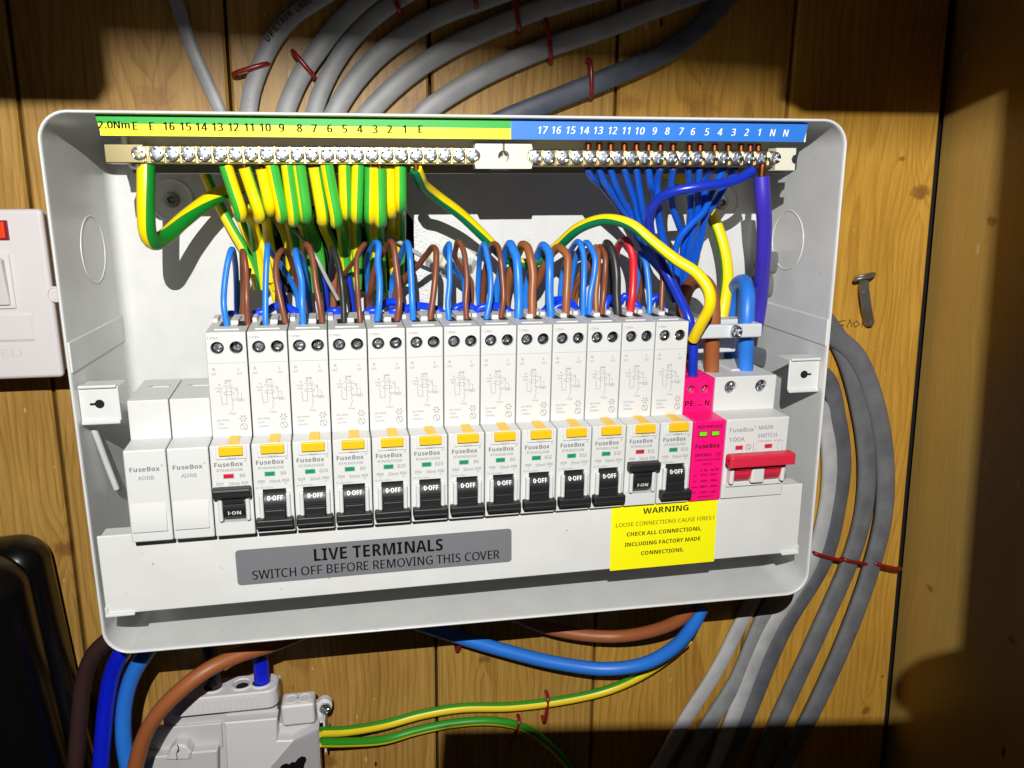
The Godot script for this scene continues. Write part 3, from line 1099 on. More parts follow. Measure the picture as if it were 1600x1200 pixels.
func enclosure() -> void:
	var W := 372.182
	var H := 255.970
	var D := 87.769
	var d := thing("fuse_box_enclosure", "open white steel fuse box enclosure with rounded corners fixed to the boarded wall", "fuse box")
	var o := Shape.new()
	var prof := [[0.0, -0.9], [0.0, D - 1.6], [0.12, D - 0.7], [0.4, D - 0.2], [0.8, D], [1.2, D - 0.2], [1.48, D - 0.7], [1.6, D - 1.6], [1.6, 7.0], [1.9, 4.2], [2.8, 1.9], [4.3, 0.6], [6.1, 0.1]]
	var loops := []
	for p in prof:
		loops.append(rr(W / 2.0 - p[0], H / 2.0 - p[0], 13.0 - p[0] * 0.9, 8))
	var m := (loops[0] as PackedVector2Array).size()
	var hard := [0, 1, 7, 8, 12]
	for k in prof.size() - 1:
		for i in m:
			var j := (i + 1) % m
			var cn := []
			for q in [[k, i], [k, j], [k + 1, j], [k + 1, i]]:
				var lp: PackedVector2Array = loops[q[0]]
				var pt: Vector2 = lp[q[1]]
				var t := (lp[(q[1] + 1) % m] - lp[(q[1] - 1 + m) % m]).normalized()
				var out := Vector2(t.y, -t.x)
				var ka := maxi(q[0] - 1, 0)
				var kb := mini(q[0] + 1, prof.size() - 1)
				if q[0] in hard:
					ka = k
					kb = k + 1
				var dz: float = prof[kb][1] - prof[ka][1]
				var din: float = prof[kb][0] - prof[ka][0]
				var nn := Vector3(out.x * dz, out.y * dz, din).normalized()
				cn.append(Vector3(pt.x, pt.y, prof[q[0]][1]))
				cn.append(nn)
			o.quadn(cn[0], cn[2], cn[4], cn[6], cn[1], cn[3], cn[5], cn[7])
	part("shell", o, mats["white_steel"], d)
	# back panel with the cable entry cut through it
	var bk := Shape.new()
	var hole := rr(45.0, 24.0, 16.0, 8)
	var mid := Vector2(-68.0, 62.0)
	for i in hole.size():
		hole[i] += mid
	bk.holed(loops[12], hole, mid, 0.1)
	for i in hole.size():
		var a := hole[i]
		var b := hole[(i + 1) % hole.size()]
		bk.quad(V(b.x, b.y, 0.1), V(a.x, a.y, 0.1), V(a.x, a.y, -1.2), V(b.x, b.y, -1.2))
	# pressed outline of a rear knock-out and seam
	for q in [[V(26.2, 76.8, 0.0), V(28.2, 30.5, 0.0)], [V(-6.1, 18.1, 0.0), V(73.1, 17.8, 0.0)], [V(30.3, 85.1, 0.0), V(79.7, 84.1, 0.0)]]:
		bk.tube([q[0] + V(0, 0, 0.05), (q[0] + q[1]) / 2.0 + V(0, 0, 0.05), q[1] + V(0, 0, 0.05)], 0.28, 6)
	part("back_panel", bk, mats["white_steel"], d)
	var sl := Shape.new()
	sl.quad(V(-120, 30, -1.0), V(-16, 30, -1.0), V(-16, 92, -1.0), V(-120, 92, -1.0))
	part("black_entry_sheet", sl, mats["hole_black"], d)  # flat black sheet, standing in for the dark hollow behind the cable entry
	var tape := Shape.new()
	tape.rbox(V(-21.0, 46.0, 0.3), V(7.0, 62.0, 0.5), 0.15)
	part("protective_film", tape, mats["tape_white"], d)
	# side walls: pressed step and knock-outs, mirrored
	for s in [-1.0, 1.0]:
		var wx: float = s * (W / 2.0 - 1.6)
		var b := Shape.new()
		b.rbox(V(wx, 21.240, 44.0), V(1.3, 14.132, D - 2.0), 0.5, 2)
		part("pressed_step", b, mats["white_steel"], d)
		var kn := Shape.new()
		var ring := []
		for i in 41:
			ring.append(V(wx - s * 0.05, 66.0 + cos(TAU * i / 40.0) * 16.4, 37.0 + sin(TAU * i / 40.0) * 17.8))
		kn.tube(ring, 0.42, 8)
		part("knockout_ring", kn, mats["white_steel"], d)
		# cover fixing tab: pressed inwards, square to the wall, with a keyhole and a turned-over edge
		var tb := Shape.new()
		var tx: float = s * 175.6
		tb.xf = Transform3D(Basis(), V(tx, -1.6, 82.0) * MM)
		tb.xf = Transform3D(Basis(), V(tx, -1.6, 82.0))
		tb.rbox(V(0, 0, 0), V(17.4, 16.6, 1.3), 0.5, 2, "z")
		var key := disc(Vector2.ZERO, 2.1, 24)
		key = Geometry2D.merge_polygons(key, rect(minf(0, s * 4.2), -0.55, maxf(0, s * 4.2), 0.55))[0]
		tb.holed(rect(-8.2, -7.8, 8.2, 7.8), key, Vector2.ZERO, 0.65)
		tb.rbox(V(0, -8.6, 0.9), V(17.0, 2.0, 2.6), 0.7, 2)
		tb.rbox(V(0, 8.4, 0.5), V(16.6, 1.5, 3.6), 0.7, 2)
		tb.quad(V(-8.6, 7.6, -0.6), V(-8.6, 8.0, -13), V(8.6, 8.0, -13), V(8.6, 7.6, -0.6))
		tb.rbox(V(s * 8.0, 0, -6.5), V(1.2, 16.0, 13.0), 0.4)
		var tab := part("cover_tab", tb, mats["white_steel"], d)
		var kb := Shape.new()
		kb.quad(V(tx - 4.6, -4.4, 81.5), V(tx + 4.6, -4.4, 81.5), V(tx + 4.6, 1.2, 81.5), V(tx - 4.6, 1.2, 81.5))
		part("keyhole", kb, mats["hole_black"], tab)  # black sheet behind the opening, standing for the shade inside
		# fixing through the back
		var fx := -153.3 if s < 0 else 159.5
		var fy := 89.5 if s < 0 else 86.5
		var fs := Shape.new()
		fs.lathe(V(fx, fy, 0.1), Vector3.BACK, [[11.5, 0.0], [11.2, 0.7], [10.4, 0.9], [9.6, 0.5], [0.0, 0.4]], 36)
		var dm := part("fixing_dimple", fs, mats["white_steel"], d)
		var sc := Shape.new()
		screw_shape(sc, V(fx, fy, 0.4), 4.2, 2.0, 0.3, true)
		part("fixing_screw", sc, mats["galvanised"], dm)
	# rubber gland under the bottom edge
	var gl := Shape.new()
	gl.lathe(V(150, -H / 2.0 + 0.5, 48), Vector3.DOWN, [[20.0, 0.0], [20.0, 4.0], [17.0, 7.0], [9.0, 7.0]], 32)
	part("cable_gland", gl, mats["clamp"], d)
	var g2 := Shape.new()
	g2.lathe(V(176, -H / 2.0 + 0.5, 30), Vector3.DOWN, [[9.0, 0.0], [9.0, 12.0], [7.0, 14.0], [0.0, 14.0]], 24)
	part("cable_gland", g2, mats["black"], d)
	var rl := Shape.new()
	rl.rbox(V(0, -30.0, 43.0), V(344, 34, 1.4), 0.3)
	rl.rbox(V(0, -13.0, 45.0), V(344, 1.2, 4.0), 0.3)
	rl.rbox(V(0, -47.0, 45.0), V(344, 1.2, 4.0), 0.3)
	for x in [-150.0, -20.0, 140.0]:
		rl.rbox(V(x, -30.0, 21.0), V(12, 30, 42.0), 0.5)
	part("mounting_rail", rl, mats["galvanised"], d)
	var cr := Shape.new()
	cr.rbox(V(5, 110.5, 68.0), V(318.0, 17.0, 3.0), 0.6)
	cr.rbox(V(-150, 112.0, 34.0), V(12.0, 10.0, 66.0), 0.6)
	cr.rbox(V(150, 112.0, 34.0), V(12.0, 10.0, 66.0), 0.6)
	part("bar_carrier", cr, mats["case_grey"], d)
	# bent steel arm in the left bay
	var arm := Shape.new()
	arm.tube([V(-183.1, -16.3, 72.0), V(-182.6, -21.4, 70.0), V(-181.8, -35.8, 64.0), V(-180.5, -51.8, 58.0)], 1.5, 10)
	part("support_wire", arm, mats["white_steel"], d)


func label_strip() -> void:
	var d := thing("terminal_label_strip", "long numbered strip, green and yellow at left, blue at right, along the box top", "label strip", Transform3D(Basis(Vector3.BACK, -0.0016), V(0, 121.9, 83.5) * MM))
	var o := Shape.new()
	o.rbox(V(2, 0, -0.8), V(328.0, 9.2, 1.0), 0.25)
	o.rbox(V(2, 3.9, -9), V(326.0, 0.9, 17.0), 0.2)
	part("carrier", o, mats["strip_edge"], d)
	var split := 17.6
	var g := Shape.new()
	g.prism(PackedVector2Array([Vector2(-162.4, 0.5), Vector2(split, 0.3), Vector2(split, 4.5), Vector2(-163.2, 4.6)]), -0.28, 0.0)
	part("green_band", g, mats["strip_green"], d)
	var yl := Shape.new()
	yl.prism(PackedVector2Array([Vector2(-161.4, -4.5), Vector2(split, -4.5), Vector2(split, 0.3), Vector2(-162.4, 0.5)]), -0.28, 0.0)
	part("yellow_band", yl, mats["strip_yellow"], d)
	var b := Shape.new()
	b.prism(PackedVector2Array([Vector2(split + 0.1, -4.5), Vector2(164.6, -4.5), Vector2(166.6, 4.3), Vector2(split + 0.1, 4.5)]), -0.28, 0.0)
	part("blue_band", b, mats["strip_blue"], d)
	var t := Shape.new()
	var u := Shape.new()
	text(t, "E", V(-147.48, -0.36, 0.03), 3.2, 0.0, false, Basis(), 0.0)
	text(t, "E", V(-147.32, -0.36, 0.05), 3.2, 0.0, false, Basis(), 0.0)
	text(t, "E", V(-147.16, -0.36, 0.07), 3.2, 0.0, false, Basis(), 0.0)
	text(t, "E", V(-140.68, -0.43, 0.03), 3.2, 0.0, false, Basis(), 0.0)
	text(t, "E", V(-140.52, -0.43, 0.05), 3.2, 0.0, false, Basis(), 0.0)
	text(t, "E", V(-140.36, -0.43, 0.07), 3.2, 0.0, false, Basis(), 0.0)
	text(t, "16", V(-133.55, -0.36, 0.03), 3.2, 0.0, false, Basis(), 0.0)
	text(t, "16", V(-133.39, -0.36, 0.05), 3.2, 0.0, false, Basis(), 0.0)
	text(t, "16", V(-133.23, -0.36, 0.07), 3.2, 0.0, false, Basis(), 0.0)
	text(t, "15", V(-126.66, -0.43, 0.03), 3.2, 0.0, false, Basis(), 0.0)
	text(t, "15", V(-126.50, -0.43, 0.05), 3.2, 0.0, false, Basis(), 0.0)
	text(t, "15", V(-126.34, -0.43, 0.07), 3.2, 0.0, false, Basis(), 0.0)
	text(t, "14", V(-119.99, -0.50, 0.03), 3.2, 0.0, false, Basis(), 0.0)
	text(t, "14", V(-119.83, -0.50, 0.05), 3.2, 0.0, false, Basis(), 0.0)
	text(t, "14", V(-119.67, -0.50, 0.07), 3.2, 0.0, false, Basis(), 0.0)
	text(t, "13", V(-113.27, -0.44, 0.03), 3.2, 0.0, false, Basis(), 0.0)
	text(t, "13", V(-113.11, -0.44, 0.05), 3.2, 0.0, false, Basis(), 0.0)
	text(t, "13", V(-112.95, -0.44, 0.07), 3.2, 0.0, false, Basis(), 0.0)
	text(t, "12", V(-106.51, -0.46, 0.03), 3.2, 0.0, false, Basis(), 0.0)
	text(t, "12", V(-106.35, -0.46, 0.05), 3.2, 0.0, false, Basis(), 0.0)
	text(t, "12", V(-106.19, -0.46, 0.07), 3.2, 0.0, false, Basis(), 0.0)
	text(t, "11", V(-99.99, -0.45, 0.03), 3.2, 0.0, false, Basis(), 0.0)
	text(t, "11", V(-99.83, -0.45, 0.05), 3.2, 0.0, false, Basis(), 0.0)
	text(t, "11", V(-99.67, -0.45, 0.07), 3.2, 0.0, false, Basis(), 0.0)
	text(t, "10", V(-93.02, -0.47, 0.03), 3.2, 0.0, false, Basis(), 0.0)
	text(t, "10", V(-92.86, -0.47, 0.05), 3.2, 0.0, false, Basis(), 0.0)
	text(t, "10", V(-92.70, -0.47, 0.07), 3.2, 0.0, false, Basis(), 0.0)
	text(t, "9", V(-86.00, -0.46, 0.03), 3.2, 0.0, false, Basis(), 0.0)
	text(t, "9", V(-85.84, -0.46, 0.05), 3.2, 0.0, false, Basis(), 0.0)
	text(t, "9", V(-85.68, -0.46, 0.07), 3.2, 0.0, false, Basis(), 0.0)
	text(t, "8", V(-78.25, -0.53, 0.03), 3.2, 0.0, false, Basis(), 0.0)
	text(t, "8", V(-78.09, -0.53, 0.05), 3.2, 0.0, false, Basis(), 0.0)
	text(t, "8", V(-77.93, -0.53, 0.07), 3.2, 0.0, false, Basis(), 0.0)
	text(t, "7", V(-71.84, -0.61, 0.03), 3.2, 0.0, false, Basis(), 0.0)
	text(t, "7", V(-71.68, -0.61, 0.05), 3.2, 0.0, false, Basis(), 0.0)
	text(t, "7", V(-71.52, -0.61, 0.07), 3.2, 0.0, false, Basis(), 0.0)
	text(t, "6", V(-65.11, -0.60, 0.03), 3.2, 0.0, false, Basis(), 0.0)
	text(t, "6", V(-64.95, -0.60, 0.05), 3.2, 0.0, false, Basis(), 0.0)
	text(t, "6", V(-64.79, -0.60, 0.07), 3.2, 0.0, false, Basis(), 0.0)
	text(t, "5", V(-58.48, -0.60, 0.03), 3.2, 0.0, false, Basis(), 0.0)
	text(t, "5", V(-58.32, -0.60, 0.05), 3.2, 0.0, false, Basis(), 0.0)
	text(t, "5", V(-58.16, -0.60, 0.07), 3.2, 0.0, false, Basis(), 0.0)
	text(t, "4", V(-51.68, -0.65, 0.03), 3.2, 0.0, false, Basis(), 0.0)
	text(t, "4", V(-51.52, -0.65, 0.05), 3.2, 0.0, false, Basis(), 0.0)
	text(t, "4", V(-51.36, -0.65, 0.07), 3.2, 0.0, false, Basis(), 0.0)
	text(t, "3", V(-44.97, -0.64, 0.03), 3.2, 0.0, false, Basis(), 0.0)
	text(t, "3", V(-44.81, -0.64, 0.05), 3.2, 0.0, false, Basis(), 0.0)
	text(t, "3", V(-44.65, -0.64, 0.07), 3.2, 0.0, false, Basis(), 0.0)
	text(t, "2", V(-38.37, -0.58, 0.03), 3.2, 0.0, false, Basis(), 0.0)
	text(t, "2", V(-38.21, -0.58, 0.05), 3.2, 0.0, false, Basis(), 0.0)
	text(t, "2", V(-38.05, -0.58, 0.07), 3.2, 0.0, false, Basis(), 0.0)
	text(t, "1", V(-31.73, -0.52, 0.03), 3.2, 0.0, false, Basis(), 0.0)
	text(t, "1", V(-31.57, -0.52, 0.05), 3.2, 0.0, false, Basis(), 0.0)
	text(t, "1", V(-31.41, -0.52, 0.07), 3.2, 0.0, false, Basis(), 0.0)
	text(t, "E", V(-24.47, -0.46, 0.03), 3.2, 0.0, false, Basis(), 0.0)
	text(t, "E", V(-24.31, -0.46, 0.05), 3.2, 0.0, false, Basis(), 0.0)
	text(t, "E", V(-24.15, -0.46, 0.07), 3.2, 0.0, false, Basis(), 0.0)
	text(t, "2.0Nm", V(-156.03, -0.05, 0.03), 2.9, 12.6)
	text(t, "2.0Nm", V(-155.87, -0.05, 0.05), 2.9, 12.6)
	text(t, "2.0Nm", V(-155.71, -0.05, 0.07), 2.9, 12.6)
	text(u, "17", V(32.61, -0.24, 0.04), 3.1, 0.0, false, Basis(), 0.18)
	text(u, "17", V(32.77, -0.24, 0.06), 3.1, 0.0, false, Basis(), 0.18)
	text(u, "16", V(39.20, -0.18, 0.04), 3.1, 0.0, false, Basis(), 0.18)
	text(u, "16", V(39.36, -0.18, 0.06), 3.1, 0.0, false, Basis(), 0.18)
	text(u, "15", V(46.14, -0.12, 0.04), 3.1, 0.0, false, Basis(), 0.18)
	text(u, "15", V(46.30, -0.12, 0.06), 3.1, 0.0, false, Basis(), 0.18)
	text(u, "14", V(52.81, -0.15, 0.04), 3.1, 0.0, false, Basis(), 0.18)
	text(u, "14", V(52.97, -0.15, 0.06), 3.1, 0.0, false, Basis(), 0.18)
	text(u, "13", V(59.51, -0.09, 0.04), 3.1, 0.0, false, Basis(), 0.18)
	text(u, "13", V(59.67, -0.09, 0.06), 3.1, 0.0, false, Basis(), 0.18)
	text(u, "12", V(66.56, -0.08, 0.04), 3.1, 0.0, false, Basis(), 0.18)
	text(u, "12", V(66.72, -0.08, 0.06), 3.1, 0.0, false, Basis(), 0.18)
	text(u, "11", V(73.19, -0.06, 0.04), 3.1, 0.0, false, Basis(), 0.18)
	text(u, "11", V(73.35, -0.06, 0.06), 3.1, 0.0, false, Basis(), 0.18)
	text(u, "10", V(80.00, -0.11, 0.04), 3.1, 0.0, false, Basis(), 0.18)
	text(u, "10", V(80.16, -0.11, 0.06), 3.1, 0.0, false, Basis(), 0.18)
	text(u, "9", V(87.34, -0.05, 0.04), 3.1, 0.0, false, Basis(), 0.18)
	text(u, "9", V(87.50, -0.05, 0.06), 3.1, 0.0, false, Basis(), 0.18)
	text(u, "8", V(93.75, -0.05, 0.04), 3.1, 0.0, false, Basis(), 0.18)
	text(u, "8", V(93.91, -0.05, 0.06), 3.1, 0.0, false, Basis(), 0.18)
	text(u, "7", V(100.69, -0.05, 0.04), 3.1, 0.0, false, Basis(), 0.18)
	text(u, "7", V(100.85, -0.05, 0.06), 3.1, 0.0, false, Basis(), 0.18)
	text(u, "6", V(106.69, -0.18, 0.04), 3.1, 0.0, false, Basis(), 0.18)
	text(u, "6", V(106.85, -0.18, 0.06), 3.1, 0.0, false, Basis(), 0.18)
	text(u, "5", V(113.87, -0.21, 0.04), 3.1, 0.0, false, Basis(), 0.18)
	text(u, "5", V(114.03, -0.21, 0.06), 3.1, 0.0, false, Basis(), 0.18)
	text(u, "4", V(120.59, -0.21, 0.04), 3.1, 0.0, false, Basis(), 0.18)
	text(u, "4", V(120.75, -0.21, 0.06), 3.1, 0.0, false, Basis(), 0.18)
	text(u, "3", V(127.51, -0.24, 0.04), 3.1, 0.0, false, Basis(), 0.18)
	text(u, "3", V(127.67, -0.24, 0.06), 3.1, 0.0, false, Basis(), 0.18)
	text(u, "2", V(134.31, -0.24, 0.04), 3.1, 0.0, false, Basis(), 0.18)
	text(u, "2", V(134.47, -0.24, 0.06), 3.1, 0.0, false, Basis(), 0.18)
	text(u, "1", V(140.80, -0.19, 0.04), 3.1, 0.0, false, Basis(), 0.18)
	text(u, "1", V(140.96, -0.19, 0.06), 3.1, 0.0, false, Basis(), 0.18)
	text(u, "N", V(147.85, -0.28, 0.04), 3.1, 0.0, false, Basis(), 0.18)
	text(u, "N", V(148.01, -0.28, 0.06), 3.1, 0.0, false, Basis(), 0.18)
	text(u, "N", V(154.76, -0.37, 0.04), 3.1, 0.0, false, Basis(), 0.18)
	text(u, "N", V(154.92, -0.37, 0.06), 3.1, 0.0, false, Basis(), 0.18)
	part("printed_marking", t, mats["black_ink"], d)
	part("printed_number", u, mats["white_ink"], d)


func terminal_cover() -> void:
	# stands just behind the noses, so it is turned with the rail
	var a := V(-178.5, -59.9, 100.0)
	var b := V(175.3, -62.5, 91.5)
	var e := V(-177.2, -99.6, 100.0)
	var xa := (b - a)
	xa.y = 0
	xa = xa.normalized()
	var za := xa.cross(Vector3.UP)
	var bs := Basis(xa, Vector3.UP, za)
	var wide := (b - a).dot(xa)
	var high := a.y - e.y
	var d := thing("terminal_cover", "long white plastic terminal cover below the row of breakers", "cover", Transform3D(bs, V(a.x, e.y, a.z) * MM))
	var o := Shape.new()
	o.rbox(V(wide / 2.0, high / 2.0, -0.8), V(wide, high, 1.6), 0.6, 2)
	o.rbox(V(wide / 2.0, 0.8, -14.0), V(wide - 3.0, 1.6, 27.0), 0.5)
	o.rbox(V(wide / 2.0, high - 0.8, -5.0), V(wide - 3.0, 1.6, 9.0), 0.5)
	o.rbox(V(6.5, 0.2, 0.6), V(13.0, 1.4, 2.4), 0.5, 2)
	o.rbox(V(wide - 5.0, 0.2, 0.6), V(10.0, 1.4, 2.4), 0.5, 2)
	o.rbox(V(0.6, 2.0, 0.3), V(1.4, 5.0, 2.0), 0.5)
	o.rbox(V(wide - 0.6, 2.0, 0.3), V(1.4, 5.0, 2.0), 0.5)
	# ticks between the devices
	for i in 15:
		o.rbox(V(20.0 + i * 18.0, high + 0.6, -0.6), V(0.7, 2.2, 1.0), 0.2)
	part("panel", o, mats["cover"], d)
	var inv := Transform3D(bs, V(a.x, e.y, a.z)).affine_inverse()
	# grey notice
	var c0 := inv * V(-118.5, -72.1, 98.5)
	var c1 := inv * V(15.4, -72.4, 95.0)
	var c2 := inv * V(-119.0, -90.3, 98.5)
	var gw := c1.x - c0.x
	var gh := c0.y - c2.y
	var s := Shape.new()
	var pl := rr(gw / 2.0, gh / 2.0, 1.8, 5)
	s.xf = Transform3D(Basis(), V(c0.x + gw / 2.0, (c0.y + c2.y) / 2.0, 0))
	s.prism(pl, 0.0, 0.18)
	var st := part("grey_sticker", s, mats["sticker_grey"], d)
	var t := Shape.new()
	t.xf = s.xf
	text(t, "LIVE TERMINALS", V(gw * 0.005, gh * 0.19, 0.21), 6.3, gw * 0.468, true)
	text(t, "SWITCH OFF BEFORE REMOVING THIS COVER", V(0.4, -gh * 0.24, 0.21), 4.4, gw * 0.9, false)
	for k in [-0.03, 0.03]:
		text(t, "SWITCH OFF BEFORE REMOVING THIS COVER", V(0.4 + k * 2.0, -gh * 0.24 + k, 0.22 + k * 0.2), 4.4, gw * 0.9, false)
	part("printed_marking", t, mats["black_ink"], st)
	# yellow notice
	var y0 := inv * V(67.9, -63.5, 93.5)
	var y1 := inv * V(126.3, -65.7, 92.6)
	var y2 := inv * V(68.2, -100.5, 93.5)
	gw = y1.x - y0.x
	gh = y0.y - y2.y
	var q := Shape.new()
	q.xf = Transform3D(Basis(), V(y0.x + gw / 2.0, (y0.y + y2.y) / 2.0, 0))
	q.prism(rect(-gw / 2.0, -gh / 2.0, gw / 2.0, gh / 2.0), 0.0, 0.16)
	var ys := part("yellow_sticker", q, mats["sticker_yellow"], d)
	var w := Shape.new()
	w.xf = q.xf
	text(w, "WARNING", V(0.5, gh * 0.37, 0.2), 3.1, gw * 0.43, true)
	text(w, "LOOSE CONNECTIONS CAUSE FIRES !", V(0.6, gh * 0.185, 0.2), 2.1, gw * 0.93)
	text(w, "CHECK ALL CONNECTIONS,", V(0.2, gh * 0.03, 0.2), 2.2, gw * 0.71, true)
	text(w, "INCLUDING FACTORY MADE", V(-0.4, -gh * 0.12, 0.2), 2.2, gw * 0.72, true)
	text(w, "CONNECTIONS.", V(-0.3, -gh * 0.27, 0.2), 2.2, gw * 0.41, true)
	part("printed_marking", w, mats["black_ink"], ys)


func bars() -> void:
	terminal_bar("earth_terminal_bar", "brass earth bar with its screws above the green and yellow wires", -160.913, 2.871, 110.218, 83.0, [-146.9, -139.6, -133.1, -126.5, -119.7, -113.0, -106.5, -99.8, -93.0, -86.4, -79.8, -73.3, -66.6, -60.0, -53.3, -46.6, -39.9, -33.3, -26.6, -20.1, -13.5, -6.9, -0.5], 16.0)
	terminal_bar("neutral_terminal_bar", "brass neutral bar with its screws above the blue wires", 25.641, 153.435, 109.348, 83.0, [29.2, 35.8, 42.6, 49.3, 56.0, 62.7, 69.4, 76.2, 82.6, 89.4, 96.2, 102.5, 109.2, 115.9, 122.7, 129.5, 136.0, 142.7, 149.8], 0.0)
	# cream holders that carry the bars
	var c := V(14.1, 109.7, 84.0)
	var d := thing("bar_holder", "cream plastic holder with a keyhole joining the earth and neutral bars", "bar holder", Transform3D(Basis(), c * MM), "cream holders of the terminal bars")
	var o := Shape.new()
	var hw := 13.2
	var outer := PackedVector2Array([Vector2(-hw, -5.6), Vector2(hw, -5.6)])
	for i in 7:
		outer.append(Vector2(hw + 0.6, 0) + Vector2.from_angle(-PI / 2 - PI * i / 6.0) * 3.2 * Vector2(0.9, 1))
	outer.append(Vector2(hw, 5.6))
	outer.append(Vector2(-hw, 5.6))
	for i in 7:
		outer.append(Vector2(-hw - 0.6, 0) + Vector2.from_angle(PI / 2 - PI * i / 6.0) * 3.2 * Vector2(0.9, 1))
	var cut := Geometry2D.clip_polygons(outer, rect(-0.5, -0.2, 0.5, 8.0))
	cut = Geometry2D.clip_polygons(cut[0], disc(Vector2.ZERO, 2.7, 20))
	o.prism(cut[0], -9.0, 0.0, 0.0)
	o.rbox(V(0, -4, -40), V(9, 4, 66), 0.6)
	part("block", o, mats["cream"], d)
	var k := Shape.new()
	k.rbox(V(0, 0, -7.5), V(7, 9, 1.0), 0.2)
	part("slot_back", k, mats["case_grey"], d)
	var e := V(156.0, 108.8, 84.0)
	var f := thing("bar_holder", "cream plastic end holder at the right end of the neutral bar", "bar holder", Transform3D(Basis(), e * MM), "cream holders of the terminal bars")
	var p := Shape.new()
	var po := PackedVector2Array([Vector2(-5.6, -5.4), Vector2(4.9, -5.4), Vector2(4.9, -2.6)])
	for i in 5:
		po.append(Vector2(5.2, 0) + Vector2.from_angle(-PI / 2 - PI * i / 4.0) * 2.4)
	po.append(Vector2(4.9, 2.6))
	po.append(Vector2(4.9, 5.4))
	po.append(Vector2(-5.6, 5.4))
	p.prism(po, -9.0, 0.0, 0.25)
	p.rbox(V(0, -3, -40), V(7, 4, 66), 0.6)
	part("block", p, mats["cream"], f)
	var g := thing("bar_holder", "pale post and screw under the left end of the earth bar", "bar holder", Transform3D(Basis(), V(-160.913 + 9.0, 110.218, 70) * MM), "cream holders of the terminal bars")
	var r := Shape.new()
	r.rbox(V(0, 0, -34), V(8, 9, 68), 0.6)
	r.lathe(V(-3.4, 3.5, 2.0), Vector3.UP, [[1.2, 0.0], [1.2, 4.2], [0.0, 4.2]], 16)
	part("post", r, mats["case"], g)
	var s := Shape.new()
	s.lathe(V(3.0, -4.2, 8.0), Vector3.DOWN, [[4.2, 0.0], [4.0, 1.2], [2.6, 2.2], [0.0, 2.5]], 24)
	part("screw", s, mats["zinc"], g)


func spur() -> void:
	var d := thing("fused_spur", "white fused spur switch plate with red neon at the left of the fuse box", "switch plate", Transform3D(Basis(), V(-252.5, 43.0, WALL_Z) * MM))
	var o := Shape.new()
	o.rbox(V(0, 0, 13), V(84, 82, 26), 1.5, 2)
	part("back_box", o, mats["spur_white"], d)
	var f := Shape.new()
	f.rbox(V(0, 0, 28.5), V(87.5, 85.5, 5.0), 2.2, 3)
	f.rbox(V(8.5, -16.0, 31.0), V(49.5, 14.0, 0.9), 0.35, 2)
	var fp := part("face_plate", f, mats["spur_white"], d)
	var dr := Shape.new()
	dr.rbox(V(8.5, -16.0, 31.4), V(48.0, 12.6, 1.0), 0.4, 2)
	part("fuse_drawer", dr, mats["spur_white"], d)
	var rk := Shape.new()
	rk.rbox(V(10.0, 7.5, 31.2), V(33.0, 27.5, 2.0), 0.6, 2)
	part("switch_surround", rk, mats["spur_white"], d)
	var rs := Shape.new()
	rs.xf = Transform3D(Basis(Vector3.RIGHT, 0.16), V(10.0, 7.5, 33.6))
	rs.rbox(V(0, 0, 0), V(29.0, 23.5, 4.0), 0.9, 2)
	part("rocker", rs, mats["spur_white"], d)
	var nb := Shape.new()
	nb.rbox(V(20.5, 32.5, 31.0), V(14.4, 9.8, 1.0), 0.4, 2)
	part("neon_bezel", nb, mats["dark_red"], d)
	var n := Shape.new()
	n.rbox(V(20.0, 32.6, 31.7), V(12.4, 8.0, 1.6), 0.6, 2)
	part("neon", n, mats["neon"], d)
	var s := Shape.new()
	s.lathe(V(45.3, 0.5, 31.0), Vector3.BACK, [[4.0, 0.0], [4.0, 0.6], [3.3, 0.7], [3.1, 0.0], [2.4, 0.0], [2.4, 0.5], [0.0, 0.5]], 28)
	part("screw_cap", s, mats["spur_white"], fp)
	var t := Shape.new()
	text(t, "FUSED", V(13.0, -29.0, 31.05), 3.6, 26.0, false)
	part("moulded_lettering", t, mat("spur_shade", rgb(198, 188, 190), 0.5), fp)  # letters lie flat; a darker tone stands for the shade of their relief


func meter() -> void:
	var d := thing("meter_case", "glossy black rounded meter case at the lower left", "meter", Transform3D(Basis(Vector3.BACK, 0.06), V(-296.0, -190.0, WALL_Z) * MM))
	var o := Shape.new()
	o.rbox(V(0, 0, 16), V(134, 190, 34), 16.0, 5)
	part("base", o, mats["meter_black"], d)
	var f := Shape.new()
	f.rbox(V(-2, 1, 38), V(130, 186, 42), 20.5, 6)
	part("cover", f, mats["meter_black"], d)
	var w := Shape.new()
	w.rbox(V(-18, -6, 56), V(84, 150, 8), 3.9, 4)
	part("window", w, mats["meter_grey"], d)


func flat(pts: Array) -> PackedVector2Array:
	var o := PackedVector2Array()
	for p in pts:
		o.append(Vector2(p.x, p.y))
	return o


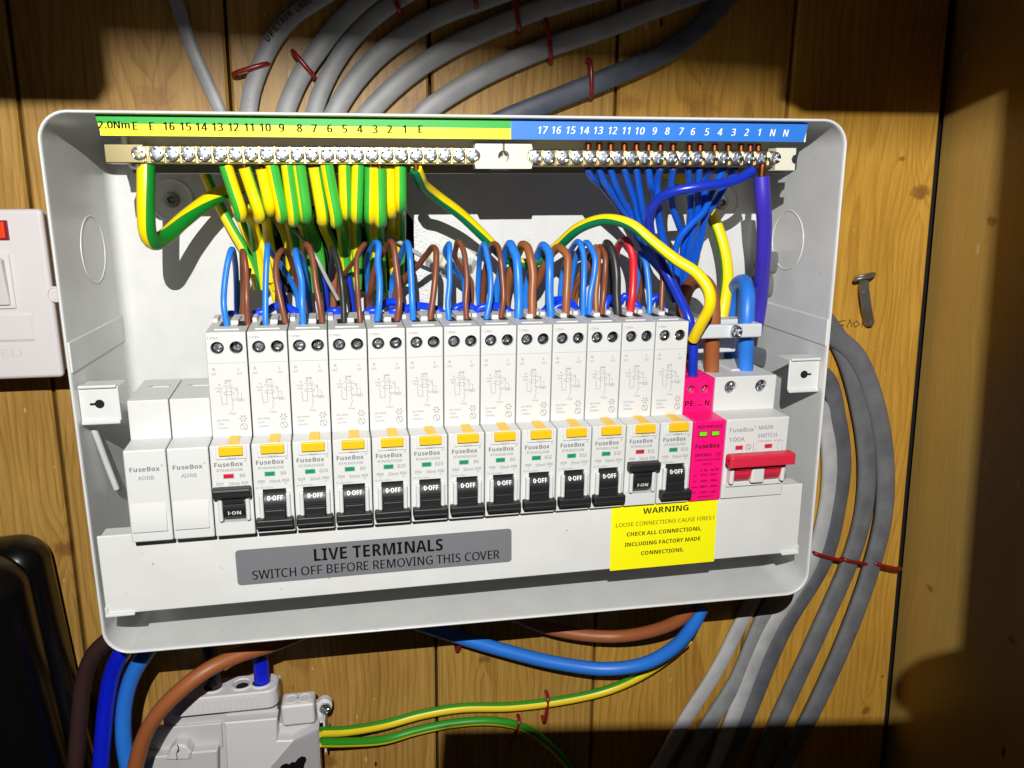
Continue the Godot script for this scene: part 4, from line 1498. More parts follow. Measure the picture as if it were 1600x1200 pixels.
func terminal_block() -> void:
	var d := thing("terminal_block", "pale grey moulded terminal block with cables entering its top, below the fuse box", "terminal block")
	var g: StandardMaterial3D = mats["block_grey"]
	var pale: StandardMaterial3D = mats["block_pale"]
	# body steps out towards the front: back part, then the ledge under the shroud
	var o := Shape.new()
	var tl := V(-180.7, -202.0, 26.0)
	var br := V(-92.9, -251.9, 26.0)
	var y0 := br.y - 60.0
	var mx := V(-115.3, -209.8, 26.0)
	o.rbox(V((tl.x + mx.x) / 2.0, (tl.y + y0) / 2.0, 12.0), V(mx.x - tl.x, tl.y - y0, 27.0), 1.4, 2)
	var my := V(-91.9, -219.7, 26.0)
	o.rbox(V((mx.x + br.x) / 2.0 - 1.0, (my.y + y0) / 2.0, 16.0), V(br.x - mx.x + 2.0, my.y - y0, 16.0), 1.4, 2)
	part("body", o, g, d)
	# terminal shroud with a rounded outline seen from above
	var sa := V(-174.3, -189.7, 34.0)
	var sb := V(-114.0, -191.3, 34.0)
	var sc := V(-114.6, -200.1, 34.0)
	var sw := sb.x - sa.x
	var sd := 19.0
	var sh := Shape.new()
	var outer := rr(sw / 2.0, sd / 2.0, 6.0, 8)
	var hgt := sb.y - sc.y + 2.0
	var holes := [V(-151.0, -197.6, 20.0), V(-134.8, -196.9, 20.0), V(-123.6, -196.4, 20.0)]
	var cx := (sa.x + sb.x) / 2.0
	for i in outer.size():
		var a := outer[i]
		var b := outer[(i + 1) % outer.size()]
		var ai := a * Vector2(0.97, 0.95)
		var bi := b * Vector2(0.97, 0.95)
		sh.quad(V(a.x, 0, -a.y), V(b.x, 0, -b.y), V(b.x, hgt - 1.0, -b.y), V(a.x, hgt - 1.0, -a.y))
		sh.quad(V(a.x, hgt - 1.0, -a.y), V(b.x, hgt - 1.0, -b.y), V(bi.x, hgt, -bi.y), V(ai.x, hgt, -ai.y))
	var rim := PackedVector2Array()
	for q in outer:
		rim.append(q * Vector2(0.97, 0.95))
	var idx := Geometry2D.triangulate_polygon(rim)
	for i in idx.size() / 3:
		var p := []
		for k in 3:
			p.append(V(rim[idx[i * 3 + k]].x, hgt, -rim[idx[i * 3 + k]].y))
		if (p[1] - p[0]).cross(p[2] - p[0]).y < 0.0:
			sh.tri(p[0], p[2], p[1])
		else:
			sh.tri(p[0], p[1], p[2])
	for i in 15:
		sh.rbox(V(-sw / 2.0 + 7.0 + i * 3.0, hgt * 0.45, sd / 2.0 - 0.1), V(1.4, hgt * 0.7, 0.7), 0.3)
	var shp := part("terminal_shroud", sh, pale, d)
	shp.position = V(cx, sc.y - 1.0, 34.0 - sd / 2.0) * MM
	for w in holes:
		var x: float = w.x - cx
		var zz: float = 24.5 - 34.0 + sd / 2.0
		var r := Shape.new()
		r.lathe(V(x, hgt, zz), Vector3.UP, [[6.3, 0.0], [6.1, 0.8], [5.4, 0.9], [5.1, 0.1]], 28)
		part("terminal_rim", r, pale, shp)
		var h := Shape.new()
		h.lathe(V(x, hgt + 0.1, zz), Vector3.UP, [[5.2, 0.0], [0.0, 0.02]], 28)
		part("terminal_hole_disc", h, mats["case_grey"] if w == holes[1] else mats["dark"], shp)  # flat discs; the dark of the holes is put into their colour
	var da := Shape.new()
	da.lathe(V(holes[1].x - cx + 0.6, hgt + 0.14, 24.5 - 34.0 + sd / 2.0 + 2.0), Vector3.UP, [[3.6, 0.0], [0.0, 0.02]], 24)
	part("terminal_screw", da, mats["dark"], shp)
	# small terminal at the right with two shallow sockets
	var ta := V(-113.0, -203.9, 30.0)
	var tb := V(-93.4, -204.9, 30.0)
	var tc := V(-94.1, -217.0, 30.0)
	var st := Shape.new()
	var tw := tb.x - ta.x
	st.rbox(V((ta.x + tb.x) / 2.0, (tb.y + tc.y) / 2.0 - 0.0, 23.0), V(tw, tb.y - tc.y + 2.0, 14.0), 2.0, 3)
	var socket := V((ta.x + tb.x) / 2.0, tb.y + 1.0, 23.5)
	for x in [-4.2, 3.8]:
		st.lathe(socket + V(x, 0, 0), Vector3.UP, [[4.6, -0.4], [4.3, 0.5], [3.7, 0.5], [3.4, -0.6], [0.0, -0.6]], 22)
	part("small_terminal", st, pale, d)
	# lug with its screw
	var lc := V(-88.8, -216.4, 16.0)
	var lg := Shape.new()
	lg.lathe(lc - V(0, 0, 5), Vector3.BACK, [[0.0, 0.0], [4.7, 0.0], [4.7, 4.2], [3.9, 5.0], [0.0, 5.0]], 24)
	lg.rbox(lc + V(-5, -2, -3), V(7, 9, 5), 0.8)
	part("fixing_lug", lg, pale, d)
	var sk := Shape.new()
	screw_shape(sk, V(-88.3, -216.7, 17.5), 3.3, 1.8, 0.5)
	part("fixing_screw", sk, mats["zinc"], d)
	# thin clip where the earth wires enter
	var cl := Shape.new()
	var c0 := V(-89.2, -222.9, 22.0)
	var c1 := V(-89.2, -244.5, 22.0)
	cl.rbox((c0 + c1) / 2.0 + V(0, 0, -12), V(1.4, c0.y - c1.y, 24.0), 0.5)
	cl.rbox((c0 + c1) / 2.0 + V(-3, (c0.y - c1.y) / 2.0, -12), V(5.0, 1.4, 24.0), 0.5)
	part("entry_clip", cl, pale, d)
	# front covers
	var rc := Shape.new()
	rc.prism(flat([V(-145.0, -209.0, 33.0), V(-114.9, -209.6, 33.0), V(-115.9, -224.8, 33.0), V(-106.7, -225.6, 33.0), V(-91.5, -219.9, 33.0), V(br.x, y0, 0), V(V(-147.4, -239.1, 33.0).x, y0, 0)]), 24.0, 33.0, 0.7)
	part("front_cover", rc, pale, d)
	var lo := Shape.new()
	lo.prism(flat([V(-106.2, -225.2, 34.2), V(-91.8, -219.6, 34.2), V(br.x - 0.7, y0, 0), V(V(-141.3, -265.8, 34.0).x, y0, 0), V(-120.7, -241.8, 34.2)]), 33.02, 34.2, 0.3)
	part("corner_panel", lo, mat("block_shade", rgb(160, 158, 160), 0.5), d)
	var em := Shape.new()
	em.prism(flat([V(-115.9, -243.1, 34.5), V(-114.2, -240.6, 34.5), V(-111.6, -239.7, 34.5), V(-109.8, -240.6, 34.5), V(-108.2, -239.2, 34.5), V(-106.4, -239.7, 34.5), V(-104.7, -237.5, 34.5), V(-102.4, -236.0, 34.5), V(-100.2, -236.7, 34.5), V(-99.6, -238.8, 34.5), V(-100.9, -241.5, 34.5), V(-101.9, -245.8, 34.5), V(-102.8, -261.9, 34.5), V(-117.0, -259.9, 34.5)]), 34.25, 34.45)
	part("emblem", em, mats["black_ink"], d)
	# hinged cover at the left with a moulded thumb latch
	var hc := Shape.new()
	hc.prism(flat([V(-185.0, -211.8, 30.0), V(-147.6, -212.6, 30.0), V(-148.2, -229.0, 30.0), V(-150.8, -229.1, 30.0), V(-191.8, -226.8, 30.0)]), 24.0, 27.6, 0.5)
	hc.prism(flat([V(-191.7, -225.5, 34.0), V(-177.7, -226.1, 34.0), V(-163.8, -225.7, 34.0), V(-149.8, -226.0, 34.0), V(-152.6, -264.2, 34.0), V(-202.7, -256.9, 34.0)]), 26.0, 34.0, 0.8)
	part("hinged_cover", hc, g, d)
	var lt := Shape.new()
	lt.prism(flat([V(-178.8, -227.4, 36.0), V(-175.4, -221.0, 36.0), V(-172.3, -218.4, 36.0), V(-169.1, -218.0, 36.0), V(-166.4, -219.6, 36.0), V(-164.0, -224.2, 36.0), V(-165.1, -228.8, 36.0)]), 26.0, 36.5, 1.2)
	part("thumb_latch", lt, pale, d)
	var cr := Shape.new()
	cr.tube([V(-171.0, -217.6, 36.7), V(-170.6, -220.2, 36.7), V(-171.9, -223.0, 36.7), V(-170.3, -221.1, 36.7)], 0.3, 6)
	cr.tube([V(-172.3, -223.4, 36.7), V(-171.8, -225.6, 36.7), V(-172.3, -227.3, 36.7)], 0.22, 6)
	part("split", cr, mats["dark"], d)


func strap() -> void:
	var d := thing("metal_strap", "grey metal strap hanging from a bent nail on the boards right of the fuse box", "cable strap")
	var o := Shape.new()
	var p := [V(254.8, 39.0, 6.0), V(254.1, 35.5, 7.0), V(255.8, 27.4, 7.0), V(258.3, 19.2, 6.5), V(263.2, 11.6, 3.0)]
	var s := Shape.smooth(p, 1.2)
	for i in s.size() - 1:
		var t := (s[i + 1] - s[i]).normalized()
		var side := Vector3(t.y, -t.x, 0).normalized()
		var wa := 2.8 + 0.35 * sin(float(i) / s.size() * PI)
		var up := Vector3(0, 0, 0.7)
		var a := s[i]
		var b := s[i + 1]
		o.quad(a - side * wa + up, b - side * wa + up, b + side * wa + up, a + side * wa + up)
		o.quad(a - side * wa - up, b - side * wa - up, b - side * wa + up, a - side * wa + up)
		o.quad(b + side * wa - up, a + side * wa - up, a + side * wa + up, b + side * wa + up)
	o.lathe(s[s.size() - 1] + V(0, 0, -2.0), Vector3.BACK, [[3.4, 0.0], [3.2, 2.2], [2.0, 3.0], [0.0, 3.2]], 20)
	part("band", o, mats["galvanised"], d)
	var h := Shape.new()
	h.tube([V(248.5, 38.6, 5.0), V(249.7, 39.6, 7.0), V(252.9, 40.4, 8.0), V(257.9, 41.0, 7.0), V(261.6, 42.3, 5.0)], 1.3, 10)
	h.tube([V(248.7, 40.2, 5.0), V(250.8, 41.5, 7.0), V(253.6, 42.0, 8.0), V(257.7, 42.6, 7.0), V(261.1, 42.7, 5.0)], 0.9, 10)
	part("turned_end", h, mats["galvanised"], d)
	var n := Shape.new()
	n.lathe(V(254.2, 31.2, 7.6), Vector3.BACK, [[1.7, 0.0], [1.5, 0.6], [0.0, 0.9]], 16)
	part("nail", n, mats["galvanised"], d)
	# a few pencilled letters beside it
	var w := Shape.new()
	for line in [[V(248.9, 12.3, 0.0), V(244.5, 11.6, 0.0), V(244.3, 10.0, 0.0), V(247.9, 9.1, 0.0), V(245.0, 7.1, 0.0)], [V(250.3, 7.7, 0.0), V(252.0, 12.7, 0.0), V(253.8, 8.0, 0.0)], [V(257.0, 11.7, 0.0), V(254.5, 10.1, 0.0), V(256.1, 7.6, 0.0), V(259.0, 9.1, 0.0), V(257.0, 11.7, 0.0)], [V(261.0, 7.4, 0.0), V(261.0, 12.0, 0.0), V(266.4, 7.3, 0.0), V(265.9, 12.3, 0.0)]]:
		for i in line.size() - 1:
			var a: Vector3 = line[i]
			var b: Vector3 = line[i + 1]
			stroke(w, Vector2(a.x, a.y), Vector2(b.x, b.y), 0.5, WALL_Z + 0.08)
	tag(part("pencil_lettering", w, mats["pencil"], self), "scrawled pencil letters on the board below the metal strap", "writing")


func clear_connector() -> void:
	var c := V(-6.8, 56.7, 16.0)
	var bs := Basis(Vector3.BACK, -0.42)
	var d := thing("wire_connector", "clear plastic lever connector behind the arching wires in the middle", "wire connector", Transform3D(bs, c * MM))
	var o := Shape.new()
	o.rbox(V(0, 0, 0), V(24, 11, 9), 1.0, 2)
	part("housing", o, mats["clear_plastic"], d)
	var l := Shape.new()
	l.rbox(V(-7, -2, 0.5), V(6, 5, 5), 0.5)
	l.rbox(V(0, -2, 0.5), V(6, 5, 5), 0.5)
	part("lever", l, mats["lever_ivory"], d)
	var h := Shape.new()
	h.rbox(V(-3, 6, 3), V(10, 8, 2), 0.8, 2)
	h.rbox(V(9, 6, 3), V(8, 8, 2), 0.8, 2)
	part("cap", h, mats["clear_plastic"], d)


func tail_clamp() -> void:
	var d := thing("cable_clamp", "pale plastic clamp with a central screw across the two tails above the main switch", "cable clamp")
	var o := Shape.new()
	var a := V(116.5, 23.2, 78.0)
	var b := V(153.0, 20.8, 74.0)
	var m := (a + b) / 2.0
	var w := a.distance_to(b)
	o.xf = Transform3D(Basis(Vector3.BACK, -0.01).rotated(Vector3.UP, 0.04), m)
	o.rbox(V(0, 0, 0), V(w, 7.4, 3.4), 1.2, 2)
	o.rbox(V(-w / 2.0 + 1.5, 0, -8.0), V(3.0, 7.4, 16.0), 1.2, 2)
	o.rbox(V(w / 2.0 - 1.5, 0, -8.0), V(3.0, 7.4, 16.0), 1.2, 2)
	o.rbox(V(2.5, 0, 0.6), V(8.6, 7.2, 3.2), 1.0, 2)
	part("bridge", o, mats["clamp"], d)
	var s := Shape.new()
	screw_shape(s, m + V(2.5, 0.2, 2.4), 3.3, 2.2, 0.6)
	part("screw", s, mats["zinc_bright"], d)
	var k := Shape.new()
	k.rbox(m + V(-2, -1.5, -24), V(w + 4.0, 9.0, 10.0), 1.0, 2)
	k.rbox(m + V(-2, -11, -26), V(w - 6.0, 9.0, 14.0), 1.0, 2)
	k.rbox(m + V(-2, -4, -48), V(16.0, 9.0, 50.0), 1.0, 2)
	part("base", k, mats["clamp"], d)


func _ready() -> void:
	make_materials()
	light_and_camera()
	cupboard()
	enclosure()
	label_strip()
	bars()
	terminal_cover()
	tail_clamp()
	blank_module(-36.0, "plain white blank module at the far left end of the row")
	blank_module(-18.0, "plain white blank module right beside the first breaker")
	var kinds := [["B6", "RTA060630B", true, "slim white B6 breaker switched on with red window, beside the blank modules"],
		["B6", "RTA060630B", false, "slim white B6 breaker switched off, second breaker from the left"],
		["B20", "RTA062030B", false, "slim white B20 breaker switched off, third breaker from the left"],
		["B6", "RTA060630B", false, "slim white B6 breaker switched off, fourth breaker from the left"],
		["B20", "RTA062030B", false, "slim white B20 breaker switched off, fifth breaker from the left"],
		["B20", "RTA062030B", false, "slim white B20 breaker switched off, sixth breaker from the left"],
		["B6", "RTA060630B", false, "slim white B6 breaker switched off, seventh breaker from the left"],
		["B6", "RTA060630B", false, "slim white B6 breaker switched off, eighth breaker from the left"],
		["B32", "RTA063230B", false, "slim white B32 breaker switched off, ninth breaker from the left"],
		["B32", "RTA063230B", false, "slim white B32 breaker switched off, tenth breaker from the left"],
		["B32", "RTA063230B", false, "slim white B32 breaker switched off, eleventh breaker from the left"],
		["B32", "RTA063230B", true, "slim white B32 breaker switched on with red window, second breaker from the pink module"],
		["B20", "RTA062030B", false, "slim white B20 breaker switched off, right beside the pink surge module"]]
	for i in 13:
		var k: Array = kinds[i]
		breaker(i, k[0], k[1], k[2], k[3])
	surge_device()
	main_switch()
	clear_connector()
	wires()
	cables()
	spur()
	meter()
	terminal_block()
	strap()


func wires() -> void:
	var yl := lin(244, 216, 0)
	var gr := lin(58, 172, 56)
	var gd := lin(4, 112, 66)
	var stripe := [[0.55, yl], [0.45, gr]]
	var loops := "wires arching into the tops of the breakers"
	wire("circuit_wire", "blue wire arching into the top of the first breaker from the left", mats["blue"], [V(-116.9, 25.7, 79.5), V(-116.8, 32.7, 79.7), V(-117.6, 42.1, 79.0), V(-117.3, 49.3, 76.3), V(-116.0, 58.7, 72.8), V(-114.5, 65.4, 69.8), V(-114.0, 67.2, 66.0), V(-115.7, 58.8, 48.7), V(-118.3, 46.6, 33.8), V(-120.7, 29.3, 24.0), V(-120.7, 7.3, 21.0)], 1.45, loops)
	wire("circuit_wire", "brown wire arching into the top of the first breaker from the left", mats["brown"], [V(-108.0, 25.6, 75.8), V(-107.9, 32.6, 75.9), V(-107.6, 44.5, 75.7), V(-107.6, 56.5, 70.5), V(-108.4, 63.8, 67.5), V(-109.7, 65.9, 62.5), V(-112.6, 57.5, 46.5), V(-115.4, 43.8, 33.5), V(-118.2, 29.2, 24.0), V(-118.2, 7.2, 21.0)], 1.45, loops)
	wire("circuit_wire", "blue wire arching into the top of the second breaker from the left", mats["blue"], [V(-99.6, 25.5, 77.6), V(-99.5, 32.5, 77.7), V(-99.2, 42.2, 75.6), V(-98.4, 56.2, 72.1), V(-97.7, 64.4, 69.3), V(-97.7, 68.6, 63.4), V(-98.0, 63.8, 47.0), V(-93.7, 53.4, 32.9), V(-89.2, 40.0, 24.0), V(-89.2, 18.0, 21.0)], 1.45, loops)
	wire("circuit_wire", "brown wire arching into the top of the second breaker from the left", mats["brown"], [V(-90.8, 25.4, 74.9), V(-90.7, 32.4, 75.0), V(-92.3, 42.6, 73.7), V(-94.1, 53.9, 70.1), V(-93.7, 62.0, 65.9), V(-91.9, 65.7, 60.3), V(-90.0, 62.7, 45.6), V(-89.1, 53.2, 32.2), V(-88.5, 44.5, 24.0), V(-88.5, 22.5, 21.0)], 1.45, loops)
	wire("circuit_wire", "blue wire arching into the top of the third breaker from the left", mats["blue"], [V(-82.5, 25.2, 76.6), V(-82.4, 32.2, 76.8), V(-82.3, 42.2, 75.9), V(-82.2, 51.9, 71.9), V(-84.1, 61.8, 68.2), V(-85.1, 65.7, 62.3), V(-83.5, 61.0, 46.7), V(-83.1, 47.8, 33.8), V(-82.6, 30.6, 24.0), V(-82.6, 8.6, 21.0)], 1.6, loops)
	wire("circuit_wire", "brown wire arching into the top of the third breaker from the left", mats["brown"], [V(-73.6, 25.1, 75.0), V(-73.5, 32.1, 75.2), V(-74.3, 41.4, 74.6), V(-75.8, 51.7, 71.8), V(-76.4, 59.8, 68.7), V(-78.0, 67.0, 65.1), V(-79.6, 68.7, 61.2), V(-82.5, 63.0, 39.2), V(-85.0, 51.3, 24.0), V(-85.0, 29.3, 21.0)], 1.5, loops)
	wire("circuit_wire", "black wire arching into the top of the fourth breaker from the left", mats["black_wire"], [V(-63.4, 25.0, 74.7), V(-63.2, 32.0, 74.8), V(-63.1, 41.9, 73.4), V(-63.5, 51.4, 71.9), V(-64.6, 59.3, 68.4), V(-66.6, 65.1, 64.5), V(-67.3, 66.7, 61.3), V(-69.1, 56.0, 38.2), V(-70.1, 44.1, 24.0), V(-70.1, 22.1, 21.0)], 1.5, loops)
	wire("circuit_wire", "brown wire arching into the top of the fourth breaker from the left", mats["brown"], [V(-55.6, 24.9, 75.3), V(-55.5, 31.9, 75.4), V(-55.7, 39.2, 73.9), V(-56.1, 49.5, 72.8), V(-56.1, 57.2, 70.5), V(-55.7, 62.8, 67.7), V(-53.9, 66.5, 65.2), V(-51.7, 68.6, 61.4), V(-54.9, 62.7, 49.4), V(-58.9, 57.1, 39.2), V(-63.3, 51.0, 30.2), V(-66.6, 44.1, 24.0), V(-66.6, 22.1, 21.0)], 1.25, loops)
	wire("circuit_wire", "blue wire arching into the top of the fifth breaker from the left", mats["blue"], [V(-47.4, 24.8, 72.4), V(-47.3, 31.8, 72.5), V(-46.0, 40.4, 72.5), V(-45.3, 50.8, 69.4), V(-45.8, 60.7, 65.2), V(-45.0, 67.9, 62.0), V(-46.1, 69.0, 58.6), V(-48.3, 66.0, 47.5), V(-50.9, 60.1, 38.3), V(-51.5, 51.1, 30.4), V(-51.2, 43.7, 24.0), V(-51.2, 21.7, 21.0)], 1.6, loops)
	wire("circuit_wire", "brown wire arching into the top of the fifth breaker from the left", mats["brown"], [V(-37.9, 24.7, 71.9), V(-37.7, 31.7, 72.0), V(-36.2, 39.9, 71.5), V(-36.2, 48.6, 67.9), V(-37.0, 58.9, 64.9), V(-37.7, 66.9, 61.7), V(-38.8, 69.2, 58.0), V(-41.4, 65.8, 48.1), V(-47.2, 54.4, 38.0), V(-50.1, 41.9, 30.6), V(-51.6, 34.4, 24.0), V(-51.6, 12.4, 21.0)], 1.6, loops)
	wire("circuit_wire", "blue wire arching into the top of the sixth breaker from the left", mats["blue"], [V(-29.8, 24.6, 70.1), V(-29.7, 31.6, 70.2), V(-29.8, 40.1, 69.9), V(-29.8, 52.3, 66.3), V(-30.0, 62.2, 64.0), V(-30.4, 67.5, 59.4), V(-30.9, 68.7, 56.5), V(-33.6, 61.9, 42.6), V(-36.2, 52.3, 31.6), V(-38.2, 45.8, 24.0), V(-38.2, 23.8, 21.0)], 1.6, loops)
	wire("circuit_wire", "brown wire arching into the top of the sixth breaker from the left", mats["brown"], [V(-21.3, 24.5, 69.5), V(-21.2, 31.5, 69.7), V(-19.9, 39.0, 68.7), V(-18.2, 49.6, 66.7), V(-16.9, 60.5, 62.6), V(-16.7, 64.7, 60.5), V(-17.8, 66.1, 55.3), V(-20.5, 61.9, 45.7), V(-25.1, 54.9, 37.2), V(-30.2, 49.6, 29.0), V(-36.6, 40.1, 24.0), V(-36.6, 18.1, 21.0)], 1.6, loops)
	wire("circuit_wire", "blue wire arching into the top of the seventh breaker from the left", mats["blue"], [V(-12.1, 24.3, 71.4), V(-12.0, 31.3, 71.6), V(-12.2, 39.6, 69.9), V(-11.0, 48.1, 67.6), V(-10.5, 58.2, 64.8), V(-10.1, 65.7, 61.9), V(-9.9, 67.8, 57.7), V(-11.0, 62.6, 47.4), V(-7.0, 56.3, 38.6), V(-2.4, 49.9, 28.5), V(1.0, 45.0, 24.0), V(1.0, 23.0, 21.0)], 1.45, loops)
	wire("circuit_wire", "brown wire arching into the top of the seventh breaker from the left", mats["brown"], [V(-3.1, 24.2, 69.7), V(-3.0, 31.2, 69.8), V(-3.0, 39.9, 68.5), V(-2.0, 49.8, 66.0), V(-2.2, 57.9, 63.1), V(-2.9, 65.0, 59.4), V(-4.9, 68.8, 55.5), V(-5.4, 64.9, 47.2), V(-5.3, 60.1, 40.5), V(-1.3, 53.2, 34.0), V(4.1, 45.5, 30.0), V(4.1, 23.5, 27.0)], 1.45, loops)
	wire("circuit_wire", "blue wire arching into the top of the eighth breaker from the left", mats["blue"], [V(6.9, 24.0, 70.4), V(7.0, 31.0, 70.6), V(9.2, 40.9, 68.8), V(10.0, 51.1, 66.2), V(9.2, 60.7, 61.3), V(8.3, 67.0, 56.7), V(8.0, 62.5, 43.0), V(8.6, 52.6, 31.0), V(8.5, 35.3, 24.0), V(8.5, 13.3, 21.0)], 1.45, loops)
	wire("circuit_wire", "brown wire arching into the top of the eighth breaker from the left", mats["brown"], [V(14.8, 24.0, 67.2), V(14.9, 31.0, 67.4), V(16.4, 40.3, 66.8), V(16.4, 51.0, 63.8), V(15.8, 60.5, 61.5), V(15.1, 66.3, 56.8), V(13.9, 67.3, 53.3), V(13.5, 63.7, 40.8), V(11.8, 50.4, 31.0), V(11.4, 35.2, 24.0), V(11.4, 13.2, 21.0)], 1.45, loops)
	wire("circuit_wire", "thick blue wire arching into the top of the ninth breaker from the left", mats["blue"], [V(23.7, 23.8, 67.9), V(23.8, 30.8, 68.1), V(24.4, 40.3, 66.5), V(24.3, 51.1, 65.0), V(24.0, 60.5, 61.7), V(22.8, 64.7, 57.9), V(22.1, 67.1, 54.4), V(21.5, 61.6, 41.8), V(20.8, 50.2, 30.8), V(19.1, 37.4, 24.0), V(19.1, 15.4, 21.0)], 2.3, loops)
	wire("circuit_wire", "thick light brown wire arching into the top of the ninth breaker from the left", mats["tan"], [V(31.5, 23.8, 64.7), V(31.6, 30.8, 64.8), V(31.9, 41.7, 62.9), V(32.7, 52.2, 60.9), V(31.7, 61.3, 58.0), V(30.8, 65.5, 54.4), V(29.4, 66.4, 50.4), V(29.5, 62.7, 39.4), V(26.0, 49.5, 30.6), V(24.9, 37.3, 24.0), V(24.9, 15.3, 21.0)], 2.3, loops)
	wire("circuit_wire", "thick blue wire arching into the top of the tenth breaker from the left", mats["blue"], [V(41.2, 23.6, 65.4), V(41.3, 30.6, 65.5), V(40.9, 42.1, 63.7), V(41.4, 55.0, 61.3), V(42.0, 62.5, 56.4), V(40.2, 65.9, 51.2), V(40.1, 61.8, 40.3), V(38.6, 51.9, 30.3), V(36.0, 39.5, 24.0), V(36.0, 17.5, 21.0)], 2.2, loops)
	wire("circuit_wire", "thick light brown wire arching into the top of the tenth breaker from the left", mats["tan"], [V(49.9, 23.5, 62.1), V(50.0, 30.5, 62.2), V(50.6, 42.1, 60.9), V(51.5, 51.7, 58.4), V(52.0, 60.7, 55.3), V(50.2, 63.6, 52.8), V(48.1, 64.4, 48.7), V(43.8, 54.9, 38.5), V(42.0, 45.8, 30.2), V(39.0, 37.0, 24.0), V(39.0, 15.0, 21.0)], 2.2, loops)
	wire("circuit_wire", "left-hand blue wire arching into the top of the eleventh breaker from the left", mats["blue"], [V(59.1, 23.4, 62.8), V(59.2, 30.4, 62.9), V(59.4, 43.5, 61.9), V(60.2, 53.5, 59.1), V(60.6, 61.1, 56.0), V(59.5, 66.8, 52.9), V(58.9, 67.5, 49.1), V(58.8, 63.6, 38.1), V(58.4, 58.5, 30.6), V(56.3, 43.8, 24.0), V(56.3, 21.8, 21.0)], 1.6, loops)
	wire("circuit_wire", "right-hand blue wire arching into the top of the eleventh breaker from the left", mats["blue"], [V(62.9, 23.4, 60.4), V(63.1, 30.4, 60.5), V(63.7, 40.6, 59.5), V(66.4, 51.6, 56.7), V(67.1, 59.9, 54.6), V(65.4, 65.0, 50.5), V(64.7, 66.9, 46.9), V(63.6, 63.5, 37.3), V(62.5, 55.5, 30.3), V(61.8, 41.3, 24.0), V(61.8, 19.3, 21.0)], 1.6, loops)
	wire("circuit_wire", "light brown wire arching into the top of the eleventh breaker from the left", mats["tan"], [V(66.9, 23.3, 59.3), V(67.1, 30.3, 59.5), V(67.3, 40.2, 57.3), V(68.9, 51.4, 54.7), V(70.0, 57.8, 50.7), V(71.2, 62.8, 45.2), V(71.7, 63.4, 36.1), V(69.6, 56.3, 29.4), V(65.3, 41.2, 24.0), V(65.3, 19.2, 21.0)], 1.6, loops)
	wire("circuit_wire", "brown wire arching into the top of the eleventh breaker from the left", mats["brown"], [V(69.9, 23.3, 59.5), V(70.0, 30.3, 59.7), V(71.2, 40.5, 58.6), V(73.0, 50.8, 54.1), V(73.7, 60.2, 50.9), V(72.9, 64.2, 45.1), V(72.8, 63.0, 39.0), V(70.1, 53.4, 33.1), V(65.7, 44.4, 27.3), V(63.4, 36.4, 24.0), V(63.4, 14.4, 21.0)], 1.6, loops)
	wire("circuit_wire", "thick black wire arching into the top of the twelfth breaker from the left", mats["black_wire"], [V(78.2, 23.1, 61.5), V(78.3, 30.1, 61.6), V(78.0, 40.6, 59.7), V(78.1, 51.4, 57.9), V(77.3, 60.2, 54.8), V(75.8, 65.1, 51.5), V(75.3, 66.3, 47.4), V(79.9, 56.4, 34.1), V(83.9, 38.4, 24.0), V(83.9, 16.4, 21.0)], 2.3, loops)
	wire("circuit_wire", "thick red wire arching into the top of the twelfth breaker from the left", mats["red_wire"], [V(85.7, 23.1, 59.3), V(85.8, 30.1, 59.5), V(86.7, 39.7, 59.4), V(88.0, 50.8, 56.0), V(88.6, 59.3, 52.2), V(87.0, 66.3, 48.9), V(86.2, 67.8, 44.9), V(85.4, 64.3, 36.4), V(86.2, 58.5, 28.4), V(87.3, 43.2, 24.0), V(87.3, 21.2, 21.0)], 2.2, loops)
	wire("circuit_wire", "blue wire arching into the top of the thirteenth breaker from the left", mats["blue"], [V(96.1, 22.9, 60.0), V(96.2, 29.9, 60.2), V(96.7, 38.1, 58.0), V(96.5, 48.3, 54.9), V(95.7, 57.4, 51.4), V(94.6, 60.5, 45.8), V(97.7, 57.5, 32.4), V(102.0, 42.9, 24.0), V(102.0, 20.9, 21.0)], 1.6, loops)
	wire("circuit_wire", "brown wire arching into the top of the thirteenth breaker from the left", mats["brown"], [V(104.5, 22.9, 55.1), V(104.6, 29.9, 55.3), V(105.3, 39.8, 53.3), V(106.0, 48.0, 51.2), V(104.8, 56.8, 48.1), V(102.5, 60.7, 45.0), V(101.5, 61.9, 41.5), V(102.1, 57.8, 34.3), V(102.5, 43.0, 28.2), V(101.9, 30.6, 24.0), V(101.9, 8.6, 21.0)], 1.5, loops)
	var folds := "sleeved earth wires folded below the earth bar"
	end_of_wire(wire("earth_wire", "folded green and yellow earth wire, first from the left under the earth bar", mats["earth"], [V(-111.9, 105.6, 78.0), V(-109.9, 96.4, 76.7), V(-107.4, 85.1, 75.0), V(-108.2, 82.7, 71.0), V(-108.7, 84.2, 57.0), V(-108.1, 78.7, 33.0), V(-108.3, 64.7, 21.0), V(-107.9, 42.7, 15.0)], 3.0, folds, stripe, -3.4, 13), V(-111.9, 105.6, 78.0), 0.9)
	end_of_wire(wire("earth_wire", "folded green and yellow earth wire, second from the left under the earth bar", mats["earth"], [V(-103.5, 104.4, 80.0), V(-101.4, 95.5, 78.7), V(-98.8, 84.5, 77.0), V(-99.4, 82.1, 73.0), V(-99.2, 83.6, 59.0), V(-100.7, 78.1, 35.0), V(-101.4, 64.1, 23.0), V(-100.0, 42.1, 17.0)], 2.8, folds, stripe, -0.9, 13), V(-103.5, 104.4, 80.0), 0.9)
